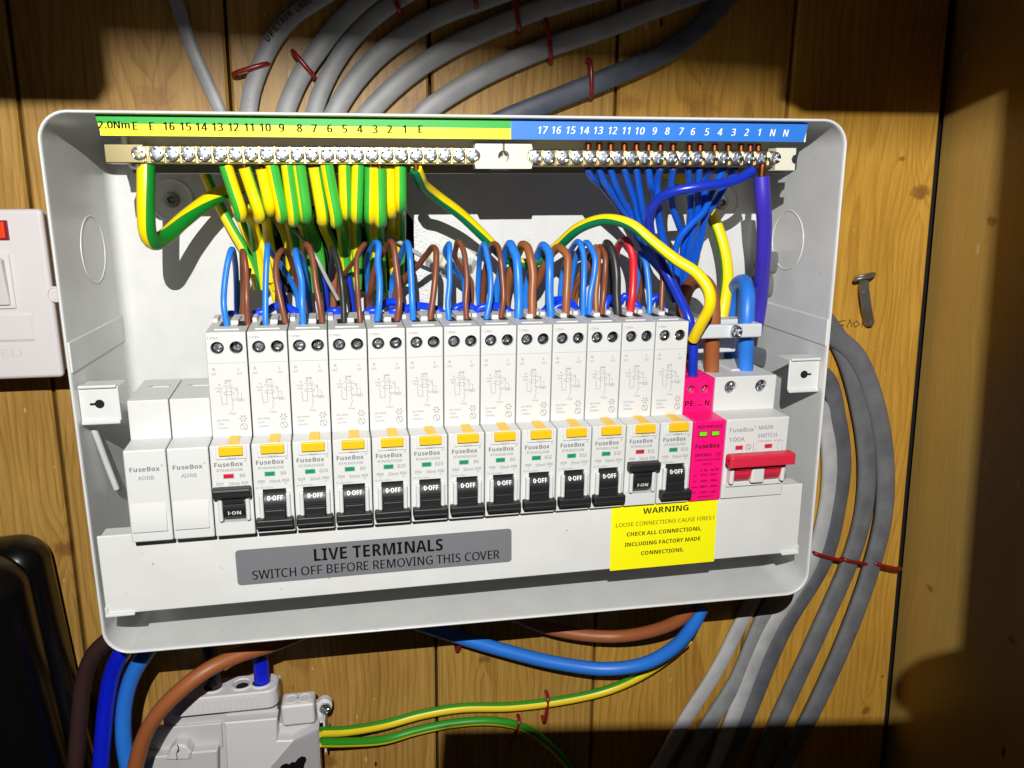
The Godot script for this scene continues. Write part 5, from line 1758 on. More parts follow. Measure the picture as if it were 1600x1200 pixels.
	end_of_wire(wire("earth_wire", "folded green and yellow earth wire, third from the left under the earth bar", mats["earth"], [V(-96.6, 104.0, 76.0), V(-95.6, 96.5, 74.7), V(-94.5, 87.5, 73.0), V(-95.1, 85.1, 69.0), V(-95.5, 86.6, 55.0), V(-95.9, 81.1, 31.0), V(-92.1, 67.1, 19.0), V(-92.2, 45.1, 13.0)], 2.8, folds, stripe, -1.2, 13), V(-96.6, 104.0, 76.0), 0.9)
	end_of_wire(wire("earth_wire", "folded green and yellow earth wire, fourth from the left under the earth bar", mats["earth"], [V(-91.7, 105.9, 78.0), V(-90.5, 96.2, 76.7), V(-88.9, 84.4, 75.0), V(-89.5, 82.0, 71.0), V(-88.8, 83.5, 57.0), V(-89.6, 78.0, 33.0), V(-88.3, 64.0, 21.0), V(-89.7, 42.0, 15.0)], 3.0, folds, stripe, 0.2, 13), V(-91.7, 105.9, 78.0), 0.9)
	end_of_wire(wire("earth_wire", "folded green and yellow earth wire, fifth from the left under the earth bar", mats["earth"], [V(-84.9, 105.9, 78.0), V(-84.3, 95.5, 76.7), V(-83.5, 82.8, 75.0), V(-84.0, 80.3, 71.0), V(-83.7, 81.8, 57.0), V(-82.9, 76.3, 33.0), V(-83.4, 62.3, 21.0), V(-82.4, 40.3, 15.0)], 3.0, folds, stripe, 0.0, 13), V(-84.9, 105.9, 78.0), 0.9)
	end_of_wire(wire("earth_wire", "folded green and yellow earth wire, sixth from the left under the earth bar", mats["earth"], [V(-79.7, 105.9, 78.0), V(-79.0, 96.1, 76.7), V(-78.2, 84.1, 75.0), V(-78.6, 81.6, 71.0), V(-78.3, 83.1, 57.0), V(-79.9, 77.6, 33.0), V(-76.8, 63.6, 21.0), V(-76.5, 41.6, 15.0)], 3.0, folds, stripe, 0.5, 13), V(-79.7, 105.9, 78.0), 0.9)
	end_of_wire(wire("earth_wire", "folded green and yellow earth wire, seventh from the left under the earth bar", mats["earth"], [V(-72.9, 104.8, 77.0), V(-71.8, 94.9, 75.7), V(-70.6, 82.7, 74.0), V(-70.9, 80.2, 70.0), V(-71.3, 81.7, 56.0), V(-72.3, 76.2, 32.0), V(-68.6, 62.2, 20.0), V(-68.7, 40.2, 14.0)], 3.0, folds, stripe, -0.6, 13), V(-72.9, 104.8, 77.0), 0.9)
	end_of_wire(wire("earth_wire", "folded green and yellow earth wire, eighth from the left under the earth bar", mats["earth"], [V(-67.2, 105.9, 80.0), V(-65.9, 95.0, 78.7), V(-64.2, 81.8, 77.0), V(-64.5, 79.3, 73.0), V(-64.1, 80.8, 59.0), V(-63.4, 75.3, 35.0), V(-62.9, 61.3, 23.0), V(-61.3, 39.3, 17.0)], 3.0, folds, stripe, 0.3, 13), V(-67.2, 105.9, 80.0), 0.9)
	end_of_wire(wire("earth_wire", "folded green and yellow earth wire, ninth from the left under the earth bar", mats["earth"], [V(-59.3, 106.0, 78.0), V(-59.5, 96.7, 76.7), V(-59.7, 85.5, 75.0), V(-60.0, 83.0, 71.0), V(-60.2, 84.5, 57.0), V(-59.1, 79.0, 33.0), V(-59.7, 65.0, 21.0), V(-58.0, 43.0, 15.0)], 3.0, folds, stripe, -0.2, 13), V(-59.3, 106.0, 78.0), 0.9)
	end_of_wire(wire("earth_wire", "folded green and yellow earth wire, tenth from the left under the earth bar", mats["earth"], [V(-53.1, 106.0, 78.0), V(-53.9, 96.0, 76.7), V(-54.8, 83.9, 75.0), V(-54.9, 81.4, 71.0), V(-54.2, 82.9, 57.0), V(-56.2, 77.4, 33.0), V(-56.3, 63.4, 21.0), V(-57.4, 41.4, 15.0)], 3.0, folds, stripe, 0.0, 13), V(-53.1, 106.0, 78.0), 0.9)
	end_of_wire(wire("earth_wire", "folded green and yellow earth wire, eleventh from the left under the earth bar", mats["earth"], [V(-47.3, 104.8, 79.0), V(-47.8, 95.3, 77.7), V(-48.5, 83.6, 76.0), V(-48.6, 81.1, 72.0), V(-47.6, 82.6, 58.0), V(-48.8, 77.1, 34.0), V(-47.4, 63.1, 22.0), V(-48.2, 41.1, 16.0)], 3.0, folds, stripe, -3.2, 13), V(-47.3, 104.8, 79.0), 0.9)
	end_of_wire(wire("earth_wire", "folded green and yellow earth wire, twelfth from the left under the earth bar", mats["earth"], [V(-43.3, 104.3, 79.0), V(-43.5, 94.2, 77.7), V(-43.8, 81.9, 76.0), V(-43.8, 79.4, 72.0), V(-43.8, 80.9, 58.0), V(-44.2, 75.4, 34.0), V(-44.1, 61.4, 22.0), V(-43.8, 39.4, 16.0)], 3.0, folds, stripe, 0.3, 13), V(-43.3, 104.3, 79.0), 0.9)
	end_of_wire(wire("earth_wire", "folded green and yellow earth wire, thirteenth from the left under the earth bar", mats["earth"], [V(-38.7, 105.6, 73.0), V(-38.7, 96.8, 71.7), V(-38.7, 86.2, 70.0), V(-38.7, 83.6, 66.0), V(-38.5, 85.1, 52.0), V(-37.5, 79.6, 28.0), V(-37.3, 65.6, 16.0), V(-35.6, 43.6, 10.0)], 3.0, folds, stripe, -1.0, 13), V(-38.7, 105.6, 73.0), 0.9)
	end_of_wire(wire("earth_wire", "folded green and yellow earth wire, last from the left under the earth bar", mats["earth"], [V(-33.7, 106.4, 76.0), V(-33.9, 98.4, 74.7), V(-34.2, 88.8, 73.0), V(-34.1, 86.3, 69.0), V(-33.4, 87.8, 55.0), V(-32.6, 82.3, 31.0), V(-32.8, 68.3, 19.0), V(-34.1, 46.3, 13.0)], 3.0, folds, stripe, 0.2, 13), V(-33.7, 106.4, 76.0), 0.9)
	var en: StandardMaterial3D = mats["earth"]
	end_of_wire(wire("earth_wire", "thick green and yellow earth wire hanging in a U at the left bar end", en, [V(-145.8, 105.5, 78.0), V(-146.5, 96.6, 79.0), V(-147.6, 85.5, 79.0), V(-148.2, 75.5, 77.0), V(-147.3, 71.4, 71.0), V(-144.4, 73.2, 62.0), V(-138.5, 80.1, 50.0), V(-129.6, 88.1, 38.0), V(-121.3, 93.6, 30.0), V(-109.5, 98.4, 22.0)], 3.9, "", [[0.5, yl], [0.5, lin(20, 128, 40)]], -0.3, 16, 3.0), V(-145.8, 106.0, 78.0), 1.5)
	wire("earth_wire", "long sleeved earth wire running down across the back panel at the left", en, [V(-132.9, 104.6, 16.0), V(-130.0, 95.2, 15.0), V(-126.2, 85.3, 14.0), V(-121.5, 74.6, 14.0), V(-115.8, 62.7, 14.0), V(-111.6, 49.5, 13.0), V(-110.1, 41.9, 13.0)], 2.7, "", stripe, -0.3, 13)
	wire("earth_wire", "sleeved earth wire just right of the long one, ending above the second breaker", en, [V(-120.0, 93.5, 18.0), V(-115.8, 78.7, 17.0), V(-111.2, 66.9, 17.0), V(-106.2, 54.9, 16.0), V(-101.8, 42.6, 15.0), V(-99.7, 32.8, 15.0)], 2.6, "", stripe, 0.0, 13)
	wire("earth_wire", "short sleeved earth wire in shade left of the black cable entry", en, [V(-111.7, 87.1, 24.0), V(-107.5, 72.2, 22.0), V(-103.8, 60.5, 22.0), V(-102.3, 46.7, 20.0)], 2.5, "", stripe, -0.6, 13)
	end_of_wire(wire("earth_wire", "thick earth wire slanting from the earth bar and arching to the pink module", en, [V(-26.7, 104.0, 80.0), V(-25.0, 100.6, 76.0), V(-23.1, 97.1, 68.0), V(-16.2, 91.8, 56.0), V(-2.4, 82.0, 46.0), V(9.9, 70.8, 40.0), V(22.5, 58.9, 36.0), V(34.1, 55.1, 34.0), V(43.7, 58.6, 36.0), V(50.1, 65.1, 42.0), V(58.5, 75.0, 54.0), V(69.3, 79.5, 64.0), V(80.4, 77.2, 72.0), V(90.5, 68.8, 78.0), V(100.3, 60.6, 84.0), V(110.0, 53.7, 90.0), V(114.8, 45.5, 94.0), V(115.6, 38.2, 94.0), V(114.2, 28.6, 88.0), V(113.5, 19.0, 80.0)], 2.9, "", [[0.56, yl], [0.44, gd]], -3.75, 16, [0.0, -0.15, -0.6, -0.85, 0.2, 1.2]), V(-26.6, 104.5, 80.0), 1.4)
	wire("earth_wire", "thick green and yellow earth tail curving down behind the blue wires at the right", en, [V(110.4, 106.3, 16.0), V(126.3, 99.2, 15.0), V(138.8, 89.9, 16.0), V(147.2, 76.6, 20.0), V(151.4, 60.5, 26.0), V(151.6, 46.4, 32.0), V(148.3, 32.5, 38.0), V(145.8, 20.0, 40.0)], 3.6, "", [[0.66, yl], [0.34, lin(60, 130, 30)]], -3.5, 16)
	var neut := "blue neutral wires hanging from the neutral bar"
	end_of_wire(wire("neutral_wire", "thin blue neutral wire, first from the left under the neutral bar", mats["mid_blue"], [V(56.6, 104.8, 76.0), V(60.6, 100.3, 69.8), V(66.0, 97.6, 63.5), V(73.3, 92.2, 57.2), V(80.2, 85.9, 51.0), V(89.1, 75.6, 44.8), V(100.7, 61.4, 38.5), V(112.7, 49.0, 32.2), V(121.4, 33.5, 26.0)], 1.75, neut), V(56.6, 104.8, 76.0), 1.2)
	end_of_wire(wire("neutral_wire", "thin blue neutral wire, second from the left under the neutral bar", mats["mid_blue"], [V(62.1, 104.8, 76.0), V(66.5, 98.8, 70.0), V(72.3, 93.2, 64.0), V(78.3, 87.6, 58.0), V(86.0, 79.9, 52.0), V(94.3, 69.5, 46.0), V(101.4, 58.7, 40.0), V(114.1, 45.5, 34.0), V(122.3, 31.9, 28.0)], 1.75, neut), V(62.1, 104.8, 76.0), 1.2)
	end_of_wire(wire("neutral_wire", "thin blue neutral wire, third from the left under the neutral bar", mats["mid_blue"], [V(67.9, 104.8, 76.0), V(73.6, 96.3, 68.3), V(79.5, 89.0, 60.7), V(87.0, 80.9, 53.0), V(95.7, 66.1, 45.3), V(108.8, 51.3, 37.7), V(120.6, 35.1, 30.0)], 1.75, neut), V(67.9, 104.8, 76.0), 1.2)
	end_of_wire(wire("neutral_wire", "thin blue neutral wire, fourth from the left under the neutral bar", mats["mid_blue"], [V(74.7, 104.8, 77.0), V(79.5, 97.2, 69.8), V(85.0, 89.0, 62.7), V(89.7, 80.0, 55.5), V(97.2, 65.5, 48.3), V(109.0, 52.4, 41.2), V(120.6, 36.3, 34.0)], 1.75, neut), V(74.7, 104.8, 77.0), 1.2)
	end_of_wire(wire("neutral_wire", "thin blue neutral wire, fifth from the left under the neutral bar", mats["mid_blue"], [V(80.9, 104.8, 77.0), V(84.7, 96.3, 70.2), V(89.0, 86.7, 63.3), V(93.3, 77.7, 56.5), V(99.7, 65.3, 49.7), V(110.6, 51.8, 42.8), V(120.6, 34.8, 36.0)], 1.75, neut), V(80.9, 104.8, 77.0), 1.2)
	end_of_wire(wire("neutral_wire", "thin blue neutral wire, sixth from the left under the neutral bar", mats["mid_blue"], [V(87.1, 104.8, 77.0), V(91.0, 96.3, 70.5), V(95.4, 92.1, 64.0), V(99.9, 81.0, 57.5), V(104.8, 69.7, 51.0), V(112.8, 55.4, 44.5), V(120.6, 36.1, 38.0)], 1.75, neut), V(87.1, 104.8, 77.0), 1.2)
	end_of_wire(wire("neutral_wire", "thin blue neutral wire, seventh from the left under the neutral bar", mats["mid_blue"], [V(93.0, 104.8, 78.0), V(94.4, 97.8, 70.0), V(98.4, 85.7, 62.0), V(102.7, 75.5, 54.0), V(109.3, 63.5, 46.0), V(116.9, 51.2, 38.0), V(124.5, 33.9, 30.0)], 1.75, neut), V(93.0, 104.8, 78.0), 1.2)
	end_of_wire(wire("neutral_wire", "thin blue neutral wire, eighth from the left under the neutral bar", mats["mid_blue"], [V(99.6, 104.8, 78.0), V(102.0, 97.2, 69.7), V(105.9, 86.6, 61.3), V(113.0, 76.4, 53.0), V(119.1, 68.5, 44.7), V(122.6, 54.5, 36.3), V(126.0, 33.6, 28.0)], 1.75, neut), V(99.6, 104.8, 78.0), 1.2)
	end_of_wire(wire("neutral_wire", "thin blue neutral wire, ninth from the left under the neutral bar", mats["mid_blue"], [V(108.0, 104.9, 76.0), V(112.3, 97.2, 67.7), V(116.8, 86.5, 59.3), V(119.9, 75.2, 51.0), V(120.5, 63.1, 42.7), V(123.6, 50.7, 34.3), V(127.6, 32.2, 26.0)], 1.75, neut), V(108.0, 104.9, 76.0), 1.2)
	end_of_wire(wire("neutral_wire", "thin blue neutral wire, tenth from the left under the neutral bar", mats["mid_blue"], [V(113.6, 104.9, 77.0), V(116.2, 96.2, 69.2), V(120.3, 85.5, 61.3), V(121.8, 75.3, 53.5), V(122.6, 63.3, 45.7), V(124.1, 51.1, 37.8), V(126.9, 32.7, 30.0)], 1.75, neut), V(113.6, 104.9, 77.0), 1.2)
	end_of_wire(wire("neutral_wire", "thin blue neutral wire, eleventh from the left under the neutral bar", mats["mid_blue"], [V(121.2, 104.9, 74.0), V(121.6, 99.4, 65.7), V(125.1, 86.4, 57.3), V(128.3, 76.1, 49.0), V(128.7, 63.6, 40.7), V(128.1, 50.5, 32.3), V(130.0, 31.1, 24.0)], 1.75, neut), V(121.2, 104.9, 74.0), 1.2)
	end_of_wire(wire("neutral_wire", "thin blue neutral wire, twelfth from the left under the neutral bar", mats["mid_blue"], [V(128.4, 104.9, 74.0), V(126.5, 99.4, 70.5), V(124.3, 90.8, 67.0), V(122.7, 83.3, 63.5), V(118.4, 77.6, 60.0), V(113.1, 69.9, 56.5), V(112.2, 62.3, 53.0), V(114.9, 48.9, 49.5), V(117.6, 34.3, 46.0)], 1.75, neut), V(128.4, 104.9, 74.0), 1.2)
	end_of_wire(wire("neutral_wire", "thin blue neutral wire, last from the left under the neutral bar", mats["mid_blue"], [V(135.1, 105.0, 72.0), V(134.1, 98.8, 65.8), V(131.1, 88.7, 59.5), V(128.1, 80.6, 53.2), V(129.4, 71.9, 47.0), V(130.2, 62.9, 40.8), V(129.8, 53.5, 34.5), V(129.4, 40.9, 28.2), V(131.7, 28.9, 22.0)], 1.75, neut), V(135.1, 105.0, 72.0), 1.2)
	end_of_wire(wire("neutral_wire", "thick deep blue wire sweeping left from the neutral bar to the pink module", mats["deep_blue"], [V(140.3, 103.6, 80.0), V(133.6, 99.9, 82.0), V(121.8, 97.1, 84.0), V(108.6, 95.3, 84.0), V(98.7, 93.2, 80.0), V(93.4, 88.8, 74.0), V(91.7, 82.0, 68.0), V(94.4, 73.0, 62.0), V(99.7, 62.8, 58.0), V(105.5, 49.6, 62.0), V(109.8, 37.7, 70.0), V(112.5, 28.4, 76.0), V(115.1, 18.2, 76.0), V(115.8, 4.5, 76.0), V(116.8, -6.4, 74.0)], 2.5, "", [], 0.0, 14), V(140.0, 103.6, 80.0), 1.3)
	end_of_wire(wire("neutral_wire", "thick violet blue wire dropping straight down from the right end of the neutral bar", mats["violet"], [V(145.3, 100.5, 80.0), V(146.8, 89.9, 80.0), V(150.3, 78.6, 76.0), V(154.0, 63.5, 70.0), V(158.2, 49.3, 62.0), V(163.1, 34.0, 52.0), V(165.3, 14.6, 44.0)], 3.9, "", [], 0.0, 16), V(144.3, 101.7, 82.0), 1.7)
	wire("brown_tail", "thick brown tail arching over into the left pole of the main switch", mats["tail_brown"], [V(131.2, -10.6, 66.0), V(130.5, 1.2, 66.0), V(129.2, 16.3, 68.0), V(127.9, 30.5, 70.0), V(127.5, 41.8, 66.0), V(126.3, 46.5, 56.0), V(124.7, 42.5, 44.0), V(125.3, 32.6, 34.0), V(128.4, 16.8, 28.0), V(132.5, -3.2, 24.0)], 4.0, "thick tails into the main switch", [], 0.0, 18)
	wire("blue_tail", "thick blue tail arching over into the right pole of the main switch", mats["blue_tail"], [V(151.9, -12.0, 64.0), V(151.1, -0.1, 64.0), V(149.5, 15.3, 66.0), V(148.9, 29.3, 66.0), V(150.5, 39.1, 62.0), V(152.9, 44.5, 52.0), V(153.5, 42.3, 42.0), V(154.9, 34.8, 34.0), V(157.0, 19.7, 28.0), V(160.7, -4.2, 24.0)], 4.1, "thick tails into the main switch", [], 0.0, 18)
	wire("neutral_link", "short royal blue link wire below the first breaker's wires", mats["royal"], [V(-124.4, 26.2, 44.0), V(-121.0, 33.6, 50.0), V(-118.9, 33.6, 48.0), V(-118.3, 28.1, 42.0)], 2.0, "short blue link wires along the tops of the breakers")
	wire("neutral_link", "short royal blue link wire between the second and third breakers", mats["royal"], [V(-110.8, 28.5, 46.0), V(-108.0, 33.9, 50.0), V(-102.6, 34.8, 50.0), V(-97.3, 37.3, 48.0), V(-91.9, 35.9, 46.0), V(-86.6, 31.8, 44.0), V(-85.1, 26.8, 42.0)], 2.0, "short blue link wires along the tops of the breakers")
	wire("neutral_link", "short royal blue link wire behind the fourth breaker's black wire", mats["royal"], [V(-72.5, 28.4, 46.0), V(-70.1, 34.2, 50.0), V(-66.9, 34.1, 50.0), V(-65.4, 28.5, 44.0)], 2.0, "short blue link wires along the tops of the breakers")
	wire("neutral_link", "short royal blue link wire between the fifth and sixth breakers, upper", mats["royal"], [V(-54.2, 27.8, 46.0), V(-52.0, 33.4, 50.0), V(-46.8, 34.3, 50.0), V(-42.6, 36.7, 44.0), V(-37.3, 36.9, 42.0), V(-32.7, 34.1, 42.0), V(-30.2, 27.2, 42.0)], 2.0, "short blue link wires along the tops of the breakers")
	wire("neutral_link", "short royal blue link wire between the fifth and seventh breakers, lower", mats["royal"], [V(-42.4, 28.5, 48.0), V(-39.6, 33.4, 50.0), V(-34.3, 33.3, 50.0), V(-27.6, 35.5, 48.0), V(-19.4, 34.3, 46.0), V(-13.4, 31.4, 46.0), V(-10.7, 26.3, 44.0)], 2.0, "short blue link wires along the tops of the breakers")
	wire("neutral_link", "short royal blue link wire behind the seventh breaker's brown wire", mats["royal"], [V(-8.8, 27.2, 46.0), V(-6.2, 33.6, 48.0), V(0.2, 34.8, 46.0), V(5.6, 30.9, 46.0), V(7.9, 25.7, 44.0)], 2.0, "short blue link wires along the tops of the breakers")
	wire("neutral_link", "short royal blue link wire behind the eighth breaker's wires", mats["royal"], [V(2.6, 27.9, 48.0), V(5.8, 33.5, 50.0), V(11.6, 34.8, 50.0), V(19.1, 33.6, 48.0), V(24.3, 29.7, 46.0)], 2.0, "short blue link wires along the tops of the breakers")
	wire("neutral_link", "short royal blue link wire between the tenth and eleventh breakers, upper", mats["royal"], [V(39.3, 28.6, 46.0), V(42.5, 31.3, 46.0), V(48.0, 35.3, 40.0), V(53.5, 35.6, 38.0), V(58.0, 34.3, 40.0), V(60.7, 29.9, 44.0)], 2.0, "short blue link wires along the tops of the breakers")
	wire("neutral_link", "short royal blue link wire behind the tenth breaker, lower", mats["royal"], [V(45.0, 28.2, 44.0), V(50.0, 32.9, 44.0), V(55.7, 33.5, 44.0), V(59.8, 29.6, 42.0), V(62.0, 26.7, 42.0)], 2.0, "short blue link wires along the tops of the breakers")
	wire("neutral_link", "short royal blue link wire behind the black and red wires", mats["royal"], [V(75.3, 29.1, 46.0), V(77.9, 35.8, 44.0), V(80.7, 36.1, 42.0), V(85.0, 32.2, 40.0), V(89.2, 36.8, 38.0), V(91.6, 34.9, 40.0), V(95.5, 31.5, 42.0), V(97.1, 27.9, 42.0)], 2.0, "short blue link wires along the tops of the breakers")
	wire("neutral_link", "short royal blue link wire behind the last breaker's wires", mats["royal"], [V(102.2, 28.2, 40.0), V(104.9, 34.6, 40.0), V(107.9, 35.9, 40.0), V(111.1, 29.4, 40.0)], 2.0, "short blue link wires along the tops of the breakers")
	wire("signal_wire", "thin grey wire slanting down to the clear connector", mats["thin_grey"], [V(-56.5, 78.4, 24.0), V(-48.3, 74.3, 24.0), V(-40.0, 70.6, 26.0), V(-31.7, 65.8, 26.0), V(-23.1, 60.1, 24.0), V(-17.0, 56.2, 20.0)], 1.15)
	wire("signal_wire", "thin grey wire slanting behind the third breaker's brown wire", mats["thin_grey"], [V(-91.9, 79.3, 30.0), V(-87.0, 73.5, 32.0), V(-81.8, 67.8, 36.0), V(-76.0, 58.8, 40.0), V(-71.8, 48.6, 38.0), V(-67.2, 38.0, 34.0)], 1.0)
	wire("ferrule_wire", "white ferruled wire end behind the seventh breaker's brown wire", mats["ferrule"], [V(4.2, 46.7, 28.0), V(5.3, 41.7, 27.0), V(6.1, 34.4, 26.0), V(6.8, 27.1, 25.0)], 1.6)
	wire("core_wire", "dark blue core behind the first breaker's wires", mats["deep_blue"], [V(-117.9, 48.1, 30.0), V(-117.3, 37.5, 26.0), V(-117.1, 26.9, 24.0)], 1.7, "cores in the shade behind the arches")
	wire("core_wire", "second brown strand behind the first breaker's brown wire", mats["brown"], [V(-110.9, 55.5, 40.0), V(-112.8, 43.2, 46.0), V(-115.5, 28.3, 44.0)], 1.7, "cores in the shade behind the arches")
	wire("core_wire", "dark blue core behind the second breaker's brown wire", mats["deep_blue"], [V(-99.4, 50.6, 26.0), V(-95.8, 38.4, 24.0), V(-94.8, 25.9, 22.0)], 1.7, "cores in the shade behind the arches")
	wire("core_wire", "dark blue core behind the third breaker's brown wire", mats["deep_blue"], [V(-74.6, 50.1, 26.0), V(-73.7, 37.9, 24.0), V(-73.9, 23.6, 22.0)], 1.7, "cores in the shade behind the arches")
	wire("core_wire", "light brown core behind the fourth breaker's black wire", mats["tan"], [V(-67.9, 55.3, 28.0), V(-69.3, 43.2, 26.0), V(-70.7, 29.1, 24.0)], 1.7, "cores in the shade behind the arches")
	wire("core_wire", "black core behind the second breaker's blue wire", mats["black_wire"], [V(-102.7, 79.9, 8.0), V(-101.6, 66.2, 8.0), V(-101.2, 52.3, 8.0)], 1.7, "cores in the shade behind the arches")
	wire("core_wire", "dark blue core behind the fourth breaker's brown wire", mats["deep_blue"], [V(-61.2, 49.7, 24.0), V(-60.2, 35.5, 22.0), V(-60.0, 25.0, 22.0)], 1.7, "cores in the shade behind the arches")
	wire("core_wire", "brown core behind the sixth breaker's blue wire", mats["brown"], [V(-31.5, 48.4, 24.0), V(-35.1, 40.2, 22.0), V(-39.6, 31.2, 20.0)], 1.7, "cores in the shade behind the arches")


func end_of_wire(of: MeshInstance3D, at: Vector3, r: float) -> void:
	var cu := Shape.new()
	var o := of.position / MM
	cu.tube([at - o + V(0, -1, 0), at - o + V(0, 6, 0), V(at.x - o.x, 112.0 - o.y, 78.0 - o.z)], r, 10)
	if at.x > 20.0:
		cu.tube([V(at.x - o.x, 112.0 - o.y, 77.0 - o.z), V(at.x - o.x, 114.5 - o.y, 76.5 - o.z), V(at.x - o.x + 0.2, 116.2 - o.y, 76.2 - o.z)], 1.55, 10)
	part("copper_end", cu, mats["copper"], of)


func cables() -> void:
	var yl := lin(236, 208, 40)
	var gr := lin(48, 142, 34)
	cable("narrow grey cable at the far left above the box, running up alone", mats["sheath_grey"], [V(-144.6, 197.5, 3.2), V(-141.5, 188.6, 3.2), V(-136.2, 167.4, 3.2), V(-130.1, 150.4, 3.2), V(-124.6, 135.5, 3.2), V(-122.4, 126.5, 3.2)], 6.8, 5.0, "grey cables fanning out above the box")
	cable("grey cable with handwriting on it, second from the left above the box", mats["sheath_grey"], [V(-56.2, 200.6, 3.2), V(-69.8, 191.6, 3.2), V(-82.6, 183.7, 3.2), V(-93.7, 172.2, 3.2), V(-101.7, 158.8, 3.2), V(-107.2, 146.0, 3.2), V(-110.1, 133.8, 3.2), V(-111.4, 125.0, 3.2)], 9.2, 5.6, "grey cables fanning out above the box")
	cable("grey cable third from the left above the box", mats["sheath_grey"], [V(-22.8, 208.0, 3.2), V(-45.0, 193.6, 3.2), V(-61.6, 178.7, 3.2), V(-72.5, 165.8, 3.2), V(-82.5, 152.2, 3.2), V(-90.5, 135.9, 3.2), V(-93.5, 125.1, 3.2)], 10.2, 5.8, "grey cables fanning out above the box")
	cable("grey cable fourth from the left above the box", mats["sheath_grey"], [V(-6.0, 205.6, 3.2), V(-33.1, 189.9, 3.2), V(-50.7, 175.9, 3.2), V(-63.9, 159.6, 3.2), V(-71.2, 146.6, 3.2), V(-75.5, 136.1, 3.2), V(-77.8, 125.3, 3.2)], 9.2, 5.6, "grey cables fanning out above the box")
	cable("grey cable fifth from the left above the box", mats["sheath_grey"], [V(35.4, 200.7, 3.2), V(15.5, 193.7, 3.2), V(-11.6, 183.3, 3.2), V(-35.9, 168.3, 3.2), V(-53.2, 151.8, 3.2), V(-64.8, 135.3, 3.2), V(-69.3, 125.3, 3.2)], 10.8, 6.0, "grey cables fanning out above the box")
	cable("grey cable sixth from the left above the box", mats["sheath_grey"], [V(89.0, 203.2, 3.2), V(63.1, 195.2, 3.2), V(34.7, 185.3, 3.2), V(-1.6, 169.4, 3.2), V(-26.2, 153.9, 3.2), V(-46.7, 135.5, 3.2), V(-54.4, 125.5, 3.2)], 10.8, 6.0, "grey cables fanning out above the box")
	cable("grey cable seventh from the left above the box, with a red clip near its middle", mats["sheath_grey"], [V(152.2, 206.4, 3.2), V(118.8, 194.7, 3.2), V(82.3, 180.7, 3.2), V(46.1, 168.6, 3.2), V(10.4, 152.6, 3.2), V(-16.3, 135.9, 3.2), V(-25.3, 125.7, 3.2)], 11.0, 6.2, "grey cables fanning out above the box")
	cable("dark slate cable, lowest of the cables above the box", mats["sheath_slate"], [V(155.8, 201.3, 4.2), V(140.8, 184.8, 4.2), V(121.4, 170.8, 4.2), V(90.0, 156.6, 4.2), V(58.8, 144.5, 4.2), V(31.6, 134.0, 4.2), V(13.5, 126.0, 4.2)], 11.6, 7.0, "grey cables fanning out above the box")
	var ink := Shape.new()
	text(ink, "U", V(-97.2, 170.9, 6.9), 2.8, 0.0, true, Basis(Vector3.BACK, 0.88))
	text(ink, "P", V(-95.1, 173.4, 6.9), 2.8, 0.0, true, Basis(Vector3.BACK, 0.82))
	text(ink, "S", V(-93.1, 175.6, 6.9), 2.8, 0.0, true, Basis(Vector3.BACK, 0.82))
	text(ink, "T", V(-91.0, 177.9, 6.9), 2.8, 0.0, true, Basis(Vector3.BACK, 0.75))
	text(ink, "A", V(-89.0, 179.8, 6.9), 2.8, 0.0, true, Basis(Vector3.BACK, 0.75))
	text(ink, "I", V(-87.2, 181.4, 6.9), 2.8, 0.0, true, Basis(Vector3.BACK, 0.67))
	text(ink, "R", V(-85.2, 183.0, 6.9), 2.8, 0.0, true, Basis(Vector3.BACK, 0.57))
	text(ink, "L", V(-81.5, 185.5, 6.9), 2.8, 0.0, true, Basis(Vector3.BACK, 0.65))
	text(ink, "X", V(-79.8, 186.8, 6.9), 2.8, 0.0, true, Basis(Vector3.BACK, 0.65))
	text(ink, "C", V(-78.1, 188.1, 6.9), 2.8, 0.0, true, Basis(Vector3.BACK, 0.53))
	text(ink, "U", V(-76.5, 189.1, 6.9), 2.8, 0.0, true, Basis(Vector3.BACK, 0.53))
	text(ink, "I", V(-74.8, 190.0, 6.9), 2.8, 0.0, true, Basis(Vector3.BACK, 0.57))
	text(ink, "T", V(-72.8, 191.3, 6.9), 2.8, 0.0, true, Basis(Vector3.BACK, 0.57))
	cable("outermost grey cable of the bundle curving down right of the box", mats["sheath_mid"], [V(172.0, 54.0, 30.0), V(190.0, 50.0, 22.0), V(233.9, 6.4, 8.5), V(252.1, -9.0, 8.5), V(268.2, -38.7, 8.5), V(279.7, -76.4, 8.5), V(283.9, -117.2, 8.5), V(280.3, -149.5, 8.5), V(267.6, -201.3, 8.5), V(242.2, -271.9, 8.5), V(221.6, -313.2, 8.5), V(207.5, -340.7, 8.5)], 12.4, 7.0, "grey cables running down right of the box")
	cable("second grey cable from the outside of the right-hand bundle", mats["sheath_mid"], [V(172.0, 40.0, 26.0), V(192.0, 36.0, 18.0), V(231.1, 12.9, 5.5), V(245.2, -6.0, 5.5), V(258.2, -36.9, 5.5), V(269.0, -78.9, 5.5), V(270.8, -117.5, 5.5), V(264.4, -152.0, 5.5), V(247.2, -201.0, 5.5), V(220.9, -271.5, 5.5), V(206.8, -310.9, 5.5), V(194.1, -339.7, 5.5)], 12.6, 7.0, "grey cables running down right of the box")
	cable("dark grey cable third from the outside of the right-hand bundle", mats["sheath_dark"], [V(172.0, -2.0, 24.0), V(190.0, -8.0, 16.0), V(235.0, -23.4, 4.5), V(246.2, -51.7, 4.5), V(252.7, -80.5, 4.5), V(252.4, -109.8, 4.5), V(246.0, -151.0, 4.5), V(220.2, -201.3, 4.5), V(197.1, -269.3, 4.5), V(182.9, -308.5, 4.5), V(170.0, -335.9, 4.5)], 11.2, 6.6, "grey cables running down right of the box")
